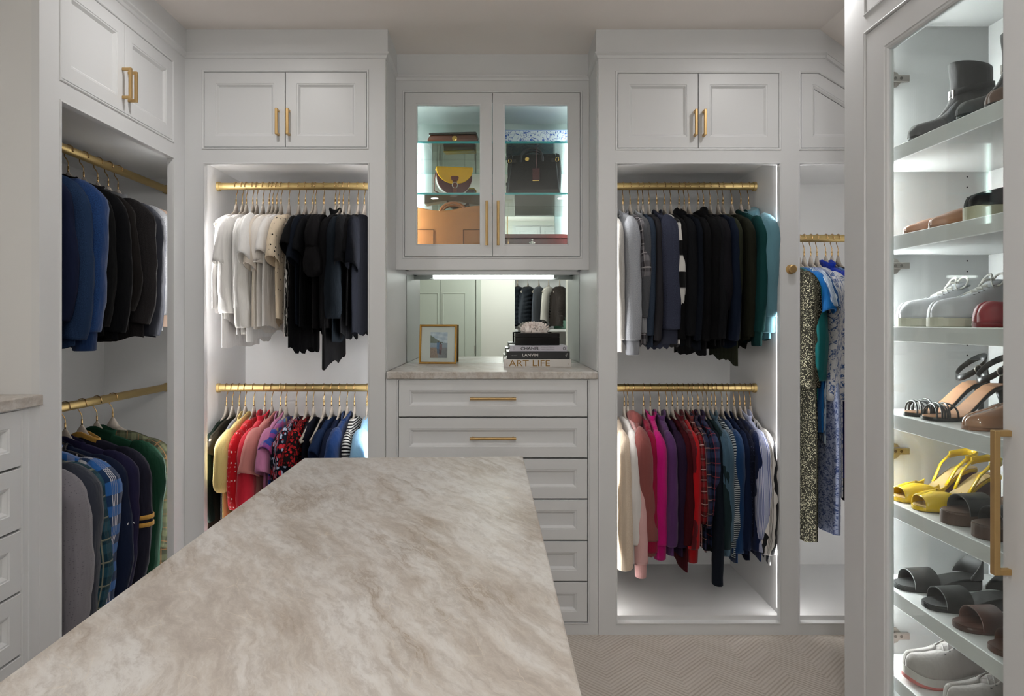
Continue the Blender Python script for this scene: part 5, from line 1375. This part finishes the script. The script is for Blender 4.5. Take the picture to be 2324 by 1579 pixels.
# strappy heeled sandals
BLS = leather('#141516', .35)
def strappy(px, label):
    t = shoe_root('heeled_sandal', label, 'shoe', px, 3, group='black strappy sandals')
    L, W = .235, .082
    zt_ = lambda u: .010 + .085*sm((u-.30)/.55)
    footbed(MB(), L, W, zt_, lambda u: max(0, zt_(u)-.010)).build('sole', BLS, t)
    footbed(MB(), L, W*.92, lambda u: zt_(u)+.002, lambda u: zt_(u)-.001, 0, .97).build('insole', simple('tan_insole_leather', '#b98a68', .4), t)
    MB().grid([[(L*.90+r_*math.cos(a)+dx_, r_*.9*math.sin(a), z) for a in [2*math.pi*j/12 for j in range(12)]] for z, r_, dx_ in ((0, .007, .004), (.05, .008, .002), (.092, .020, 0))], True, True, True).build('heel', BLS, t, True)
    sb = MB(); rg = random.Random(px)
    for k in range(7):
        t0 = lerp(.10, .26, k/6); sk = rg.choice((-1, 1)) * rg.uniform(.02, .05); hh = .030 + .006*k/6 + rg.uniform(-.002, .006)
        sb.tube([((t0 + sk*math.cos(a))*L, fwid(t0)*W/2*1.03*math.cos(a), .008 + hh*math.sin(a)**.7) for a in [math.pi*j/16 for j in range(17)]], .0024, 6)
    sb.build('toe_straps', BLS, t, True)
    an = MB(); rows = []
    for (z, k) in ((.128, 1), (.128, 1.06), (.146, 1.06), (.146, 1)):
        rows.append([(L*.80 + .036*k*math.cos(a), .033*k*math.sin(a), z + .030*math.cos(a)) for a in [2*math.pi*j/24 for j in range(24)]])
    rows.append(rows[0]); an.grid(rows, True); ao = an.build('ankle_strap', BLS, t, True)
    MB().tube([(L*.78 + .010*math.cos(a), -.036, .133+.011*math.sin(a)) for a in [2*math.pi*j/12 for j in range(12)]], .0015, 6, closed=True).build('buckle', NICKEL, ao, True)
    MB().grid([[(L*.93+.010*math.cos(a)*1.0, w_*math.sin(a), z) for a in [-1.4+2.8*j/10 for j in range(11)]] for z, w_ in ((.090, .026), (.11, .022), (.14, .014))]).build('heel_counter', BLS, t, True, solid=.003)
strappy(2053, 'black strappy heeled sandal farther back on the fourth shoe shelf'); strappy(2095, 'black strappy heeled sandal nearer on the fourth shoe shelf')
low_shoe('pump', 'nude patent pump at the near end of the fourth shoe shelf', 2190, 3, leather('#a9795a', .1, .6), leather('#8a5f45', .4), L=.235, W=.082, H=.05, sharp=.2, toe=.026, heel=.06, open0=.36)
# yellow peep-toe wedges
YLW = leather('#d9b400', .22, .3); CORK = simple('dark_wood_wedge', '#54301f', .5, noise=20); GINS = simple('gold_insole', '#b39a6a', .35, noise=15)
def wedge(px, label):
    t = shoe_root('peep_toe_wedge', label, 'shoe', px, 4, group='yellow peep-toe wedges')
    L, W = .24, .086; zt_ = lambda u: .012 + .085*sm((u-.28)/.6)
    footbed(MB(), L, W, lambda u: zt_(u)-.004, C0(0), 0, .98, [q for q in TS if q >= .28]).build('wedge', CORK, t)
    footbed(MB(), L, W, zt_, lambda u: max(0, zt_(u)-.010)).build('sole', YLW, t)
    footbed(MB(), L, W*.92, lambda u: zt_(u)+.0022, lambda u: zt_(u)-.001, 0, .97).build('insole', GINS, t)
    h = lambda u: ip([(0, .03), (.1, .036), (.2, .044), (.36, .05), (.5, .05)], u)
    upper(MB(), L, W, lambda u: zt_(u)-.008, h, .075, .46, lambda u: 1 if u < .26 else lerp(1, .42, sm((u-.26)/.16)), 0, 1.03).build('upper', YLW, t, True, solid=.003)
    MB().grid([[(L*(.80+.19*math.cos(a)), .034*math.sin(a)*1.05, z + .012*math.cos(a)) for a in [-1.75+3.5*j/20 for j in range(21)]] for z in (.118, .138)]).build('sling_strap', YLW, t, True, solid=.003)
    for s in (-1, 1): MB().tube([(L*.55, s*.028, zt_(.55)), (L*.66, s*.034, .1), (L*.78, s*.036, .128)], [(.0016, .007)]*3, 6).build('side_strap', YLW, t, True)
    lettering('NINE WEST', .0055, t, simple('insole_print', '#4a3f30', .6), 0, 0, 0, .03).matrix_local = Matrix.Translation((L*.80, -.002, zt_(.86)+.0035)) @ Matrix.Rotation(math.radians(-90), 4, 'X') @ Matrix.Rotation(math.radians(90), 4, 'Y')
wedge(2028, 'yellow peep-toe wedge farther back on the fifth shoe shelf'); wedge(2073, 'yellow peep-toe wedge nearer on the fifth shoe shelf')
def slide(px, shelf, label, sole, strap, name, group, plat=.012, heel=.02, L=.25, W=.09, t0=.12, t1=.38, back=False, h=.042):
    t = shoe_root(name, label, 'sandal', px, shelf, group=group)
    zt_ = lambda u: plat + heel*sm((u-.3)/.5)
    footbed(MB(), L, W, zt_, C0(0), 0, 1.0).build('sole', sole, t, bevel=.002)
    footbed(MB(), L, W*.95, lambda u: zt_(u)+.002, lambda u: zt_(u)-.001, 0, .98).build('footbed', sole, t)
    band(MB(), L, W, t0, t1, lambda u: zt_(u)-.004, h, .003).build('strap', strap, t, True)
    if back:
        MB().grid([[(L*(.80+.19*math.cos(a)), .040*math.sin(a), plat+heel+z*(.006+.062*max(0, math.cos(a*.88)))) for a in [-1.7+3.4*j/20 for j in range(21)]] for z in (0, 1)]).build('heel_counter', strap, t, True, solid=.003)
    return t
BRW = simple('brown_wood_sole', '#4e3527', .5, noise=30); BSTR = leather('#1a1b1c', .45)
slide(2140, 4, 'brown platform sandal with black strap beside the yellow wedges', BRW, BSTR, 'platform_sandal', 'brown platform sandals', plat=.032, heel=.03, t0=.16, t1=.42)
slide(2212, 4, 'brown platform sandal with black strap nearest the door handle', BRW, BSTR, 'platform_sandal', 'brown platform sandals', plat=.032, heel=.03, t0=.16, t1=.42)
BLK = leather('#0e0e0e', .6)
slide(2030, 5, 'black leather slide sandal farther back on the sixth shelf', BLK, leather('#111111', .6), 'slide_sandal', 'black slide sandals', back=True, t0=.14, t1=.42)
slide(2097, 5, 'black leather slide sandal nearer on the sixth shelf', BLK, leather('#111111', .6), 'slide_sandal', 'black slide sandals', back=True, t0=.14, t1=.42)
BRN = leather('#5a3325', .4)
slide(2168, 5, 'brown leather slide sandal farther from the door handle', leather('#4d2c20', .35), BRN, 'slide_sandal', 'brown slide sandals', t0=.16, t1=.40)
slide(2250, 5, 'brown leather slide sandal at the near shelf end', leather('#4d2c20', .35), BRN, 'slide_sandal', 'brown slide sandals', t0=.16, t1=.40)
